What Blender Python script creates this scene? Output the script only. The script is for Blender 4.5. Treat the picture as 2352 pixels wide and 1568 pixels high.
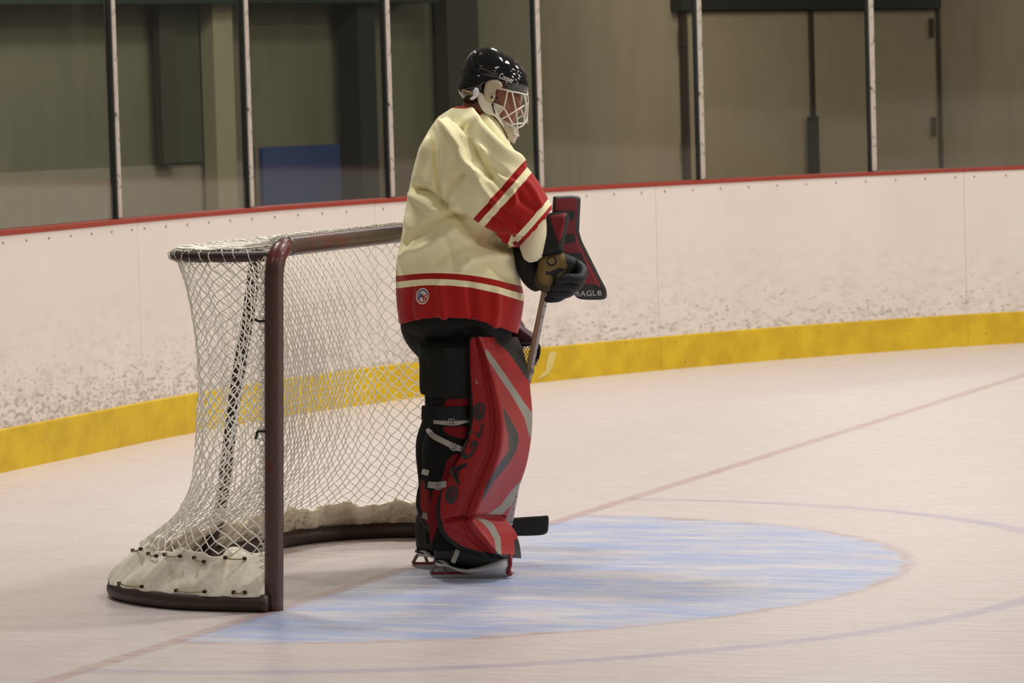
import bpy, bmesh, math, random
import numpy as np
from mathutils import Vector, Matrix
from mathutils.bvhtree import BVHTree
random.seed(7); RNG = np.random.RandomState(7)
for o in list(bpy.data.objects): bpy.data.objects.remove(o)
SC = bpy.context.scene; COL = SC.collection
PI = math.pi

# ---------------------------------------------------------------- camera
CP = np.array([5.898, -12.597, 1.800]); YAW = math.radians(-21.596); PIT = math.radians(3.687); ROL = math.radians(-1.643); FPX = 9299.0
IW, IH = 2352, 1568
_fw = np.array([math.sin(YAW)*math.cos(PIT), math.cos(YAW)*math.cos(PIT), -math.sin(PIT)])
_r = np.array([math.cos(YAW), -math.sin(YAW), 0.]); _u = np.cross(_r, _fw)
CR = math.cos(ROL)*_r + math.sin(ROL)*_u; CU = -math.sin(ROL)*_r + math.cos(ROL)*_u; CF = _fw
cam = bpy.data.objects.new('camera', bpy.data.cameras.new('camera')); COL.objects.link(cam)
cam.matrix_world = Matrix(((CR[0], CU[0], -CF[0], CP[0]), (CR[1], CU[1], -CF[1], CP[1]), (CR[2], CU[2], -CF[2], CP[2]), (0, 0, 0, 1)))
cam.data.sensor_width = 36; cam.data.lens = FPX/IW*36; cam.data.clip_end = 300
cam.data.dof.use_dof = True; cam.data.dof.focus_distance = 14.3; cam.data.dof.aperture_fstop = 9.0
SC.camera = cam
# ---------------------------------------------------------------- world, lights, exposure
SC.view_settings.view_transform = 'Standard'; SC.view_settings.look = 'None'
SC.view_settings.gamma = 1; SC.view_settings.exposure = 0.0; SC.view_settings.use_curve_mapping = False
wd = bpy.data.worlds.new('world'); SC.world = wd; wd.use_nodes = True
wd.node_tree.nodes['Background'].inputs[0].default_value = (1.0, .90, .80, 1); wd.node_tree.nodes['Background'].inputs[1].default_value = 0.10
def area(name, loc, sx, sy, power, rot=(0, 0, 0), col=(1, .955, .905)):
    l = bpy.data.lights.new(name, 'AREA'); l.shape = 'RECTANGLE'; l.size = sx; l.size_y = sy; l.energy = power; l.color = col
    o = bpy.data.objects.new(name, l); COL.objects.link(o); o.location = loc; o.rotation_euler = rot; return o
for x, y, p in ((-1.6, -5.5, 85), (5.5, -5.0, 95), (-2.4, 2.2, 260), (3.0, 3.0, 285), (8.8, 3.4, 285), (-1.0, 9.2, 285), (4.6, 9.6, 305), (10.5, 9.0, 265)):
    area('rink_lamp', (x, y, 7.2), 1.1, .7, p)

# ---------------------------------------------------------------- helpers
def lin(c):
    return tuple((v/255/12.92 if v/255 <= .04045 else ((v/255+.055)/1.055)**2.4) for v in c)
def project(P):
    d = np.atleast_2d(P)-CP; z = d@CF
    return np.stack([IW/2+FPX*(d@CR)/z, IH/2-FPX*(d@CU)/z], -1)
def ray(px, py):
    d = CF+((px-IW/2)/FPX)*CR-((py-IH/2)/FPX)*CU
    return d/np.linalg.norm(d)
def ground(px, py, z=0.):
    d = ray(px, py); return CP+d*(z-CP[2])/d[2]

class NT:
    """small node-graph helper"""
    def __init__(s, m): s.m = m; s.t = m.node_tree; s.n = s.t.nodes; s.l = s.t.links
    def node(s, ty, **k):
        n = s.n.new(ty)
        for a, b in k.items(): setattr(n, a, b)
        return n
    def put(s, sock, v):
        if isinstance(v, bpy.types.NodeSocket): s.l.new(v, sock)
        elif isinstance(v, (tuple, list)) and len(v) == 3 and sock.type == 'RGBA': sock.default_value = (*v, 1)
        else: sock.default_value = v
    def math(s, op, a, b=None, c=None, clamp=False):
        n = s.node('ShaderNodeMath', operation=op, use_clamp=clamp)
        s.put(n.inputs[0], a)
        if b is not None: s.put(n.inputs[1], b)
        if c is not None: s.put(n.inputs[2], c)
        return n.outputs[0]
    def mix(s, f, a, b):
        n = s.node('ShaderNodeMix', data_type='RGBA'); s.put(n.inputs[0], f); s.put(n.inputs[6], a); s.put(n.inputs[7], b); return n.outputs[2]
    def step(s, v, lo, hi, a=0., b=1.):
        n = s.node('ShaderNodeMapRange'); s.put(n.inputs[0], v); s.put(n.inputs[1], lo); s.put(n.inputs[2], hi); s.put(n.inputs[3], a); s.put(n.inputs[4], b); return n.outputs[0]
    def obj(s): return s.node('ShaderNodeTexCoord').outputs['Object']
    def noise(s, scale, detail=3, vec=None, rough=.5, dist=0.):
        n = s.node('ShaderNodeTexNoise'); s.put(n.inputs['Scale'], scale); s.put(n.inputs['Detail'], detail); s.put(n.inputs['Roughness'], rough); s.put(n.inputs['Distortion'], dist)
        s.l.new(vec if vec is not None else s.obj(), n.inputs['Vector']); return n.outputs['Fac']
    def mapping(s, vec, scale=(1, 1, 1), rot=(0, 0, 0), loc=(0, 0, 0)):
        n = s.node('ShaderNodeMapping'); s.l.new(vec, n.inputs[0]); n.inputs['Scale'].default_value = scale; n.inputs['Rotation'].default_value = rot; n.inputs['Location'].default_value = loc; return n.outputs[0]
    def attr(s, name): return s.node('ShaderNodeAttribute', attribute_name=name).outputs['Fac']

MATS = {}
def mat(name, col, rough=.6, metal=0., var=.12, vscale=8., bump=0., bscale=60., layers=(), spec=.5, coat=0., dirt=None, sheen=0.):
    """Principled material; layers = [(attribute, colour)] painted where the stored distance is positive"""
    if name in MATS: return MATS[name]
    m = bpy.data.materials.new(name); m.use_nodes = True; g = NT(m); b = g.n['Principled BSDF']
    c = lin(col); n = g.noise(vscale, 4)
    cc = g.mix(n, tuple(v*(1-var) for v in c), tuple(min(1, v*(1+var)) for v in c))
    if dirt: cc = g.mix(g.step(g.noise(dirt[1], 5), dirt[2], dirt[2]+.12), cc, lin(dirt[0]))
    for a, lc in layers:
        l2 = lin(lc); cl = g.mix(n, tuple(v*(1-var) for v in l2), tuple(min(1, v*(1+var)) for v in l2))
        cc = g.mix(g.step(g.attr(a), -.5, .5), cc, cl)
    g.l.new(cc, b.inputs['Base Color']); b.inputs['Roughness'].default_value = rough; b.inputs['Metallic'].default_value = metal
    b.inputs['Specular IOR Level'].default_value = spec; b.inputs['Coat Weight'].default_value = coat; b.inputs['Sheen Weight'].default_value = sheen
    if bump:
        bp = g.node('ShaderNodeBump'); bp.inputs['Strength'].default_value = bump; bp.inputs['Distance'].default_value = .01
        g.l.new(g.noise(bscale, 4), bp.inputs['Height']); g.l.new(bp.outputs[0], b.inputs['Normal'])
    MATS[name] = m; return m

def mk(name, V, F, m, parent=None, smooth=True, fm=None):
    me = bpy.data.meshes.new(name); me.from_pydata([tuple(map(float, v)) for v in V], [], [tuple(f) for f in F])
    for x in (m if isinstance(m, (list, tuple)) else [m]): me.materials.append(x)
    if fm is not None: me.polygons.foreach_set('material_index', list(fm))
    if smooth: me.polygons.foreach_set('use_smooth', [True]*len(me.polygons))
    if smooth and len(V) < 30000 and len(F) > 6:
        b_ = bmesh.new(); b_.from_mesh(me); bmesh.ops.recalc_face_normals(b_, faces=b_.faces); b_.to_mesh(me); b_.free()
    me.update(); o = bpy.data.objects.new(name, me); COL.objects.link(o)
    if parent is not None: o.parent = parent
    return o
def tag(o, label=None, cat=None, group=None, kind=None):
    if label: o['label'] = label
    if cat: o['category'] = cat
    if group: o['group'] = group
    if kind: o['kind'] = kind
    return o
def empty(name, loc=(0, 0, 0), rz=0.):
    o = bpy.data.objects.new(name, None); COL.objects.link(o); o.location = loc; o.rotation_euler = (0, 0, rz); o.empty_display_size = .1; return o
def catmull(P, n, closed=False):
    P = np.array(P, float); k = len(P)
    seg = k if closed else k-1
    out = []
    T = np.linspace(0, seg, n, endpoint=not closed)
    for t in T:
        i = min(int(t), seg-1); f = t-i
        g = (lambda j: P[j % k]) if closed else (lambda j: P[min(max(j, 0), k-1)])
        a, b, c, d = g(i-1), g(i), g(i+1), g(i+2)
        out.append(.5*((2*b)+(-a+c)*f+(2*a-5*b+4*c-d)*f*f+(-a+3*b-3*c+d)*f**3))
    return np.array(out)
def resample(P, n):
    P = np.array(P, float); L = np.r_[0, np.cumsum(np.linalg.norm(np.diff(P, axis=0), axis=1))]
    t = np.linspace(0, L[-1], n); return np.stack([np.interp(t, L, P[:, i]) for i in range(P.shape[1])], 1)
def tube(P, r, n=10, flat=1., up=None, cap=True, closed=False):
    """swept tube; r scalar or list; flat squashes the second axis"""
    P = np.array(P, float); k = len(P); r = np.ones(k)*r if np.isscalar(r) else np.interp(np.linspace(0, 1, k), np.linspace(0, 1, len(r)), r)
    T = np.gradient(P, axis=0)
    if closed: T = np.roll(P, -1, 0)-np.roll(P, 1, 0)
    T /= np.linalg.norm(T, axis=1)[:, None]+1e-12
    a = np.array(up if up is not None else ([0, 0, 1.] if abs(T[0][2]) < .9 else [1., 0, 0]))
    V = []; F = []
    for i in range(k):
        a = a-T[i]*(a@T[i]); a /= np.linalg.norm(a)+1e-12; b = np.cross(T[i], a)
        for j in range(n):
            th = 2*PI*j/n; V.append(P[i]+r[i]*(math.cos(th)*a+flat*math.sin(th)*b))
    for i in range(k if closed else k-1):
        for j in range(n):
            q = (i+1) % k
            F.append((i*n+j, i*n+(j+1) % n, q*n+(j+1) % n, q*n+j))
    if cap and not closed: F += [tuple(range(n-1, -1, -1)), tuple((k-1)*n+j for j in range(n))]
    return V, F
def loft(R, cap=(True, True)):
    n = len(R[0]); V = [p for r in R for p in r]; F = []
    for i in range(len(R)-1):
        for j in range(n): F.append((i*n+j, i*n+(j+1) % n, (i+1)*n+(j+1) % n, (i+1)*n+j))
    if cap[0]: F.append(tuple(range(n-1, -1, -1)))
    if cap[1]: F.append(tuple((len(R)-1)*n+j for j in range(n)))
    return V, F
def merge(*parts):
    V = []; F = []
    for v, f in parts:
        o = len(V); V += list(v); F += [tuple(i+o for i in q) for q in f]
    return V, F
def box(c, s, rz=0.):
    V = []
    for x in (-1, 1):
        for y in (-1, 1):
            for z in (-1, 1):
                px, py = x*s[0]/2, y*s[1]/2
                V.append((c[0]+px*math.cos(rz)-py*math.sin(rz), c[1]+px*math.sin(rz)+py*math.cos(rz), c[2]+z*s[2]/2))
    return V, [(0, 1, 3, 2), (4, 6, 7, 5), (0, 4, 5, 1), (2, 3, 7, 6), (0, 2, 6, 4), (1, 5, 7, 3)]
def bevel(o, w=.004, seg=2, ang=40):
    m = o.modifiers.new('bevel', 'BEVEL'); m.width = w; m.segments = seg; m.limit_method = 'ANGLE'; m.angle_limit = math.radians(ang); return o
def subd(o, lv=1):
    m = o.modifiers.new('sub', 'SUBSURF'); m.levels = lv; m.render_levels = lv; return o
def sd_poly(Q, poly):
    """signed distance (px), positive inside the polygon"""
    poly = np.array(poly, float); d = np.full(len(Q), 1e9); ins = np.zeros(len(Q), bool)
    for a, b in zip(poly, np.roll(poly, -1, 0)):
        ab = b-a; t = np.clip(((Q-a)@ab)/(ab@ab+1e-9), 0, 1); d = np.minimum(d, np.linalg.norm(Q-(a+t[:, None]*ab), axis=1))
        c = ((a[1] > Q[:, 1]) != (b[1] > Q[:, 1])) & (Q[:, 0] < (b[0]-a[0])*(Q[:, 1]-a[1])/(b[1]-a[1]+1e-12)+a[0]); ins ^= c
    return np.where(ins, d, -d)
def d_line(Q, line):
    line = np.array(line, float); d = np.full(len(Q), 1e9)
    for a, b in zip(line[:-1], line[1:]):
        ab = b-a; t = np.clip(((Q-a)@ab)/(ab@ab+1e-9), 0, 1); d = np.minimum(d, np.linalg.norm(Q-(a+t[:, None]*ab), axis=1))
    return d
def verts(o):
    a = np.empty(len(o.data.vertices)*3); o.data.vertices.foreach_get('co', a); return a.reshape(-1, 3)
def normals(o):
    a = np.empty(len(o.data.vertices)*3); o.data.vertices.foreach_get('normal', a); return a.reshape(-1, 3)
def setattrf(o, name, val):
    a = o.data.attributes.new(name, 'FLOAT', 'POINT'); a.data.foreach_set('value', np.asarray(val, np.float32))
def bake(o):
    """evaluate modifiers into plain mesh data"""
    dg = bpy.context.evaluated_depsgraph_get(); dg.update(); me = bpy.data.meshes.new_from_object(o.evaluated_get(dg)); o.modifiers.clear(); o.data = me; return o
def text_mesh(s, size=1., extr=0., bold=0.):
    c = bpy.data.curves.new('t', 'FONT'); c.body = s; c.size = size; c.offset = bold; c.extrude = extr; c.resolution_u = 3
    o = bpy.data.objects.new('t', c); COL.objects.link(o)
    dg = bpy.context.evaluated_depsgraph_get(); dg.update(); me = bpy.data.meshes.new_from_object(o.evaluated_get(dg))
    V = np.array([tuple(v.co) for v in me.vertices]); F = [tuple(p.vertices) for p in me.polygons]
    bpy.data.objects.remove(o); return V, F

# ---------------------------------------------------------------- ice
def ice_mat():
    m = bpy.data.materials.new('ice'); m.use_nodes = True; g = NT(m); b = g.n['Principled BSDF']; P = g.obj()
    sp = g.node('ShaderNodeSeparateXYZ'); g.l.new(P, sp.inputs[0]); x, y = sp.outputs[0], sp.outputs[1]
    st = g.mapping(P, (1.2, 14, 1), (0, 0, -.38)); streak = g.noise(1.6, 6, st, .62)
    st2 = g.mapping(P, (2.2, 30, 1), (0, 0, -.30)); fine = g.noise(3.0, 5, st2, .7)
    patch = g.noise(1.5, 6, g.mapping(P, (1, 3.2, 1), (0, 0, -.38)), .68)
    wob = g.noise(5., 4)
    dy = g.math('SUBTRACT', y, 1.09); d0 = g.math('SQRT', g.math('ADD', g.math('MULTIPLY', x, x), g.math('MULTIPLY', dy, dy)))
    d = g.math('ADD', g.math('ADD', d0, g.math('MULTIPLY', g.math('SUBTRACT', wob, .5), .10)), g.math('MULTIPLY', g.math('SUBTRACT', streak, .5), .16))
    front = g.step(x, 0.0, .02)
    base = g.mix(g.step(streak, .3, .72), lin((211, 200, 198)), lin((198, 186, 181)))
    base = g.mix(g.math('MULTIPLY', g.step(fine, .56, .7), .35), base, lin((226, 218, 217)))
    # crease fill
    fill = g.math('MULTIPLY', g.step(d, 1.90, 1.84), front)
    blue = g.mix(g.step(g.math('ADD', g.math('MULTIPLY', patch, .7), g.math('MULTIPLY', streak, .3)), .42, .58), lin((156, 174, 214)), lin((198, 196, 204)))
    blue = g.mix(g.math('MULTIPLY', g.step(fine, .52, .66), .5), blue, lin((216, 213, 218)))
    c = g.mix(g.math('MULTIPLY', fill, .93), base, blue)
    snow = g.math('MULTIPLY', g.step(patch, .54, .64), g.math('MULTIPLY', g.step(d0, 2.3, .4), g.step(x, -.9, -.1)))
    c = g.mix(g.math('MULTIPLY', snow, .55), c, lin((222, 217, 218)))
    edge = g.math('MULTIPLY', g.math('MULTIPLY', g.step(g.math('ABSOLUTE', g.math('SUBTRACT', d, 1.885)), .035, .012), front), g.step(wob, .35, .6))
    c = g.mix(g.math('MULTIPLY', edge, .50), c, lin((172, 138, 132)))
    d2 = g.math('ADD', d0, g.math('MULTIPLY', g.math('SUBTRACT', wob, .5), .025))
    ring = g.math('MULTIPLY', g.step(g.math('ABSOLUTE', g.math('SUBTRACT', d2, 2.517)), .056, .028), front)
    ring = g.math('MULTIPLY', ring, g.step(streak, .70, .36))
    c = g.mix(g.math('MULTIPLY', ring, .72), c, lin((158, 152, 178)))
    xx = g.math('ADD', x, g.math('MULTIPLY', g.math('SUBTRACT', wob, .5), .02))
    gl = g.math('MULTIPLY', g.step(g.math('ABSOLUTE', xx), .046, .024), g.step(streak, .72, .36))
    c = g.mix(g.math('MULTIPLY', gl, .62), c, lin((158, 108, 98)))
    # worn skate marks near the crease top
    wx = g.math('SUBTRACT', x, 1.55); wy = g.math('SUBTRACT', y, 1.75)
    wm = g.math('ADD', g.math('MULTIPLY', wx, wx), g.math('MULTIPLY', g.math('MULTIPLY', wy, wy), 2.))
    c = g.mix(g.math('MULTIPLY', g.math('MULTIPLY', g.step(wm, .05, .0), g.step(streak, .42, .6)), .5), c, lin((178, 160, 165)))
    g.l.new(c, b.inputs['Base Color'])
    g.l.new(g.step(fine, .3, .7, .22, .42), b.inputs['Roughness']); b.inputs['Specular IOR Level'].default_value = .35
    bp = g.node('ShaderNodeBump'); bp.inputs['Strength'].default_value = .25; bp.inputs['Distance'].default_value = .01
    g.l.new(g.math('ADD', streak, g.math('MULTIPLY', fine, .5)), bp.inputs['Height']); g.l.new(bp.outputs[0], b.inputs['Normal'])
    return m
V = [(-3.6, -14, 0), (60, -14, 0), (60, 15.3, 0), (-3.6, 15.3, 0)]
ice = tag(mk('floor', V, [(0, 1, 2, 3)], ice_mat(), smooth=False), kind='structure')
V = [(-16, -14, -.02), (14, -14, -.02), (14, 34, -.02), (-16, 34, -.02)]
tag(mk('floor_lobby', V, [(0, 1, 2, 3)], mat('lobby_floor', (70, 66, 60), .8), smooth=False), kind='structure')
tag(bpy.data.objects['floor_lobby'], kind='structure'); bpy.data.objects['floor_lobby'].name = 'floor_2'

# ---------------------------------------------------------------- dasher boards, glass
HB = 1.150; KICK = .207
PATH = catmull([(-3.49, -6), (-3.49, -3), (-3.49, 0), (-3.49, 3), (-3.49, 5.0), (-3.50, 6.3), (-3.36, 7.8), (-2.86, 9.72), (-2.10, 11.30), (-1.38, 12.34), (-.66, 13.12), (.6, 14.05), (2.2, 14.7), (4.2, 15.), (6.5, 15.05), (10, 15.05)], 1200)
PATH = resample(PATH, 2400)
def offset(P, d):
    T = np.gradient(P, axis=0); T /= np.linalg.norm(T, axis=1)[:, None]
    return P+np.stack([-T[:, 1], T[:, 0]], 1)*d      # left of travel = outward
def idx_px(P, z, px):
    q = project(np.c_[P, np.full(len(P), z)])[:, 0]; return int(np.argmin(np.abs(q-px)))
def sweep(P, prof):
    """sweep profile [(offset, z)] closed along plan path"""
    R = []
    T = np.gradient(P, axis=0); T /= np.linalg.norm(T, axis=1)[:, None]; N = np.stack([-T[:, 1], T[:, 0]], 1)
    for p, n in zip(P, N): R.append([(p[0]+n[0]*a, p[1]+n[1]*a, z) for a, z in prof])
    return loft(R)
def board_mat():
    m = bpy.data.materials.new('board_plastic'); m.use_nodes = True; g = NT(m); b = g.n['Principled BSDF']; P = g.obj()
    sp = g.node('ShaderNodeSeparateXYZ'); g.l.new(P, sp.inputs[0]); x, y, z = sp.outputs
    c = g.mix(g.noise(2.2, 4), lin((218, 208, 199)), lin((206, 195, 184)))
    # puck scuffs: denser low down and toward the left end of the boards
    low = g.step(z, .85, .22); left = g.step(y, 13.5, 5.5, .78, 1.)
    dens = g.math('MULTIPLY', low, left)
    n1 = g.noise(52, 3, g.mapping(P, (.5, .42, 1)), .65); n2 = g.noise(21, 4, g.mapping(P, (.5, .42, 1), loc=(3, 1, 2)), .65)
    th = g.math('SUBTRACT', .80, g.math('MULTIPLY', dens, .34))
    k = g.step(g.math('SUBTRACT', n1, th), 0., .12)
    c = g.mix(g.math('MULTIPLY', k, .60), c, lin((122, 112, 106)))
    k2 = g.math('MULTIPLY', g.step(n2, .48, .72), g.math('MULTIPLY', dens, .55))
    c = g.mix(k2, c, lin((160, 146, 136)))
    g.l.new(c, b.inputs['Base Color']); b.inputs['Roughness'].default_value = .42; b.inputs['Specular IOR Level'].default_value = .3
    return m
def kick_mat():
    m = bpy.data.materials.new('kick_plastic'); m.use_nodes = True; g = NT(m); b = g.n['Principled BSDF']
    c = g.mix(g.step(g.noise(7, 4), .35, .65), lin((205, 172, 34)), lin((188, 154, 30)))
    c = g.mix(g.math('MULTIPLY', g.step(g.noise(34, 3), .66, .74), .55), c, lin((120, 96, 30)))
    g.l.new(c, b.inputs['Base Color']); b.inputs['Roughness'].default_value = .5; b.inputs['Specular IOR Level'].default_value = .3; return m
BM, KM = board_mat(), kick_mat()
RM = mat('cap_red', (140, 46, 28), .6, var=.1); SCREW = mat('screw', (150, 138, 128), .4, .6)
seams = [idx_px(PATH, .6, q) for q in (324, 866, 1510, 2219)]
step_i = int(np.mean(np.diff(seams)))
cuts = [seams[0]-2*step_i, seams[0]-step_i]+seams+[seams[-1]+step_i, seams[-1]+2*step_i, seams[-1]+3*step_i]
BL = ['white dasher board panel off the left edge of the view behind the net', 'white scuffed dasher board panel at the left edge, left of the first seam',
      'white heavily scuffed dasher board panel behind the left side of the goal net', 'white dasher board panel behind the goalie, seen through the net mouth',
      'white dasher board panel right of the goalie, between the two visible seams', 'white dasher board panel at the far right edge of the view', 'white dasher board panel beyond the right edge', 'white dasher board panel further round the corner']
for k in range(1, len(cuts)-2):
    a, b = cuts[k], cuts[k+1]; Q = PATH[a:b+1:6]
    if (b-a) % 6: Q = np.vstack([Q, PATH[b]])
    Q = Q.copy(); t = (Q[1]-Q[0])/np.linalg.norm(Q[1]-Q[0]); Q[0] = Q[0]+t*.0012; t = (Q[-1]-Q[-2])/np.linalg.norm(Q[-1]-Q[-2]); Q[-1] = Q[-1]-t*.0012
    e = tag(empty('dasher_board', (0, 0, 0)), BL[k], 'rink board', 'white dasher board panels round the rink')
    v, f = sweep(Q, [(0, KICK), (0, HB-.012), (.10, HB-.012), (.10, KICK)]); mk('panel', v, f, BM, e, smooth=False)
    v, f = sweep(Q, [(-.012, .0), (-.012, KICK-.006), (-.002, KICK), (.10, KICK), (.10, 0)]); mk('kick_plate', v, f, KM, e, smooth=False)
    v, f = sweep(Q, [(-.006, HB-.022), (-.006, HB), (.115, HB+.004), (.115, HB-.022)]); mk('cap_rail', v, f, RM, e, smooth=False)
    parts = []
    T = np.gradient(PATH, axis=0); T /= np.linalg.norm(T, axis=1)[:, None]
    for i in range(a+6, b-4, 18):
        p = PATH[i]; n = np.array([T[i][1], -T[i][0]])
        for z in (HB-.055,):
            c = np.array([p[0]+n[0]*.001, p[1]+n[1]*.001, z]); mk('screw', *tube([c-np.r_[n, 0]*.004, c+np.r_[n, 0]*.003], .006, 6), SCREW, e)
    if k == 3:  # pale slanted mark on the kick plate
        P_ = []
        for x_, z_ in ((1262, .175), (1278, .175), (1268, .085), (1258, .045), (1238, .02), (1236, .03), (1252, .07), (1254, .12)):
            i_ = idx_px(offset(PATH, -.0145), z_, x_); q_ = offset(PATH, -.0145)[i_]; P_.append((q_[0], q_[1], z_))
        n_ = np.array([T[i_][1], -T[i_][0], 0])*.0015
        v, f = loft([P_, [np.array(p)+n_ for p in P_]]); o = mk('pale_mark', v, f, mat('mark_pale', (198, 180, 104), .7), e, smooth=False); o['label'] = 'pale slanted mark on the yellow kick plate'
GP = offset(PATH, .062)
GLM = bpy.data.materials.new('rink_glass'); GLM.use_nodes = True; g = NT(GLM); g.n.clear()
out = g.node('ShaderNodeOutputMaterial'); tr = g.node('ShaderNodeBsdfTransparent'); tr.inputs[0].default_value = (.90, .93, .89, 1)
gl = g.node('ShaderNodeBsdfGlossy'); gl.inputs['Roughness'].default_value = .05; gl.inputs[0].default_value = (.9, .9, .9, 1)
ge = g.node('ShaderNodeNewGeometry'); dp = g.node('ShaderNodeVectorMath', operation='DOT_PRODUCT'); g.l.new(ge.outputs['Incoming'], dp.inputs[0]); g.l.new(ge.outputs['Normal'], dp.inputs[1])
sch = g.math('ADD', .04, g.math('MULTIPLY', .9, g.math('POWER', g.math('SUBTRACT', 1., g.math('ABSOLUTE', dp.outputs['Value'])), 5.)))
mx = g.node('ShaderNodeMixShader')
g.l.new(sch, mx.inputs[0]); g.l.new(tr.outputs[0], mx.inputs[1]); g.l.new(gl.outputs[0], mx.inputs[2]); g.l.new(mx.outputs[0], out.inputs[0])
ALU = mat('aluminium_post', (172, 162, 150), .55, .0, var=.1, vscale=20, dirt=((96, 88, 78), 30, .56)); GASK = mat('black_gasket', (22, 24, 20), .7)
si = [idx_px(GP, HB, q) for q in (269, 573, 895, 1240, 1612, 2004)]
dd = int(np.mean(np.diff(si))); SI = [si[0]-2*dd, si[0]-dd]+si+[si[-1]+dd, si[-1]+2*dd, si[-1]+3*dd]
SL = ['', 'grey aluminium glass stanchion just off the left edge', 'leftmost visible grey aluminium stanchion, rising above the left edge of the boards', 'second grey stanchion from the left, above the goal net',
      'third grey stanchion from the left, just left of the goalie', 'grey stanchion directly right of the goalie helmet', 'grey stanchion in the right half, left of the wide pane', 'rightmost visible grey stanchion beside the door edge', 'grey stanchion just off the right edge', 'grey stanchion further right', 'grey stanchion furthest right']
for k, i in enumerate(SI[1:-1], 1):
    p = GP[i]; t = GP[i+1]-GP[i-1]; rz = math.atan2(t[1], t[0])
    e = tag(empty('glass_stanchion', (p[0], p[1], HB), rz), SL[k], 'stanchion', 'grey stanchions between the glass panes')
    z1 = 2.1
    o = mk('post', *box((0, 0, z1/2+.004), (.036, .05, z1)), ALU, e, smooth=False); bevel(o, .004)
    mk('gasket', *merge(box((-.024, -.002, z1/2+.004), (.013, .03, z1)), box((.0215, .004, z1/2+.004), (.008, .02, z1))), GASK, e, smooth=False)
PL = ['', 'glass pane at the left edge of the view above the boards', 'glass pane between the two leftmost stanchions', 'glass pane with a blue panel showing behind its foot', 'glass pane directly behind the goalie', 'glass pane right of the goalie helmet, showing a door hinge',
      'widest glass pane, with a short black post behind it', 'glass pane at the right edge, over the dark door frame', 'glass pane beyond the right edge', 'glass pane furthest right']
for k in range(1, len(SI)-2):
    a, b = GP[SI[k]], GP[SI[k+1]]; c = (a+b)/2; L = np.linalg.norm(b-a)-.080; rz = math.atan2(*(b-a)[::-1])
    o = mk('rink_glass', *box((0, 0, 0), (L, .012, 2.1)), GLM, smooth=False); o.location = (c[0], c[1], HB+.006+1.05); o.rotation_euler = (0, 0, rz)
    tag(o, PL[k] if k < len(PL) else 'glass pane', 'glass panel', 'clear glass panes above the boards')

FP = resample(catmull([(PATH[cuts[-2]][0]+.01, PATH[cuts[-2]][1]), (12, 15.05), (22, 15.05), (36, 15.05), (48, 15.05), (53, 14.2), (57, 11), (58.5, 6.5), (58.5, 0), (58.5, -6), (57, -11), (54, -13.6)], 200), 200)
fv = []; ff = []; fmi = []
for k, pr in enumerate(([(0, KICK), (0, HB-.012), (.10, HB-.012), (.10, KICK)], [(-.012, 0), (-.012, KICK), (.10, KICK), (.10, 0)], [(-.006, HB-.012), (-.006, HB), (.11, HB), (.11, HB-.012)])):
    v, f = sweep(FP, pr); o_ = len(fv); fv += v; ff += [tuple(i+o_ for i in q) for q in f]; fmi += [k]*len(f)
tag(mk('wall_far', fv, ff, [BM, KM, RM], smooth=False, fm=fmi), kind='structure')
tag(mk('wall_far_hall', *box((62, 0, 4), (.3, 60, 8)), mat('far_hall', (70, 62, 50), .8), smooth=False), kind='structure')
bpy.data.objects['wall_far_hall'].name = 'wall_right'
for x, y in ((22, -2), (22, 9), (38, 3), (52, 3)): area('rink_lamp', (x, y, 7.2), 1.6, 1., 1100)

# ---------------------------------------------------------------- hall behind the glass
WA = ground(0, 12, 2.4)[:2]; WB = np.array([-3.9, 22.6]); wd_ = (WB-WA)/np.linalg.norm(WB-WA)
WA0 = WA-wd_*3.2; WB0 = WB+wd_*6.0; wn = np.array([wd_[1], -wd_[0]])   # wn points to the rink
def wall_pt(px):       # where the sight line of a column of pixels meets the hall wall
    d = ray(px, 250)[:2]; M = np.array([wd_, -d]).T; s = np.linalg.solve(M, CP[:2]-WA)[0]; return WA+wd_*s
def wall_box(p0, p1, z0, z1, t, off=0.):
    c = (p0+p1)/2+wn*(off+t/2); L = np.linalg.norm(p1-p0); return box((c[0], c[1], (z0+z1)/2), (L, t, z1-z0), math.atan2(wd_[1], wd_[0]))
WM = bpy.data.materials.new('hall_wall'); WM.use_nodes = True; g = NT(WM); b = g.n['Principled BSDF']
sp = g.node('ShaderNodeSeparateXYZ'); P = g.obj(); g.l.new(P, sp.inputs[0])
c = g.mix(g.step(sp.outputs[0], -5.8, -5.2), lin((112, 106, 84)), lin((168, 148, 122)))
c = g.mix(g.step(g.noise(1.2, 4, g.mapping(P, (2.5, 2.5, .5)), .6), .35, .65), c, g.mix(.22, c, (.02, .02, .015)))
g.l.new(c, b.inputs['Base Color']); b.inputs['Roughness'].default_value = .75
tag(mk('wall_back', *wall_box(WA0, WB0, -.02, 4.5, .2, -.2), WM, smooth=False), kind='structure')
DG = mat('dark_green_shaded', (22, 34, 20), .7)  # dark green with the upper wall's shadow in the colour
tag(mk('trim_1', *wall_box(WA0, wall_pt(930), 2.395, 3.2, .35, .004), DG, smooth=False), kind='structure')
tag(mk('trim_2', *wall_box(wall_pt(1545), wall_pt(2140), 2.33, 3.0, .12, .004), mat('dark_lintel', (38, 34, 26), .7), smooth=False), kind='structure')
LOWBAND = mat('low_band_pale', (138, 126, 110), .7)  # pale band along the foot of the hall wall
tag(mk('trim_3', *wall_box(WA0, wall_pt(560), -.0, 1.28, .03, .004), LOWBAND, smooth=False), kind='structure')
tag(mk('trim_4', *wall_box(wall_pt(575), wall_pt(930), -.0, 1.38, .03, .004), mat('low_band_dark', (112, 96, 82), .7), smooth=False), kind='structure')
LBAND = mat('low_band_light', (158, 148, 124), .7)
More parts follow.
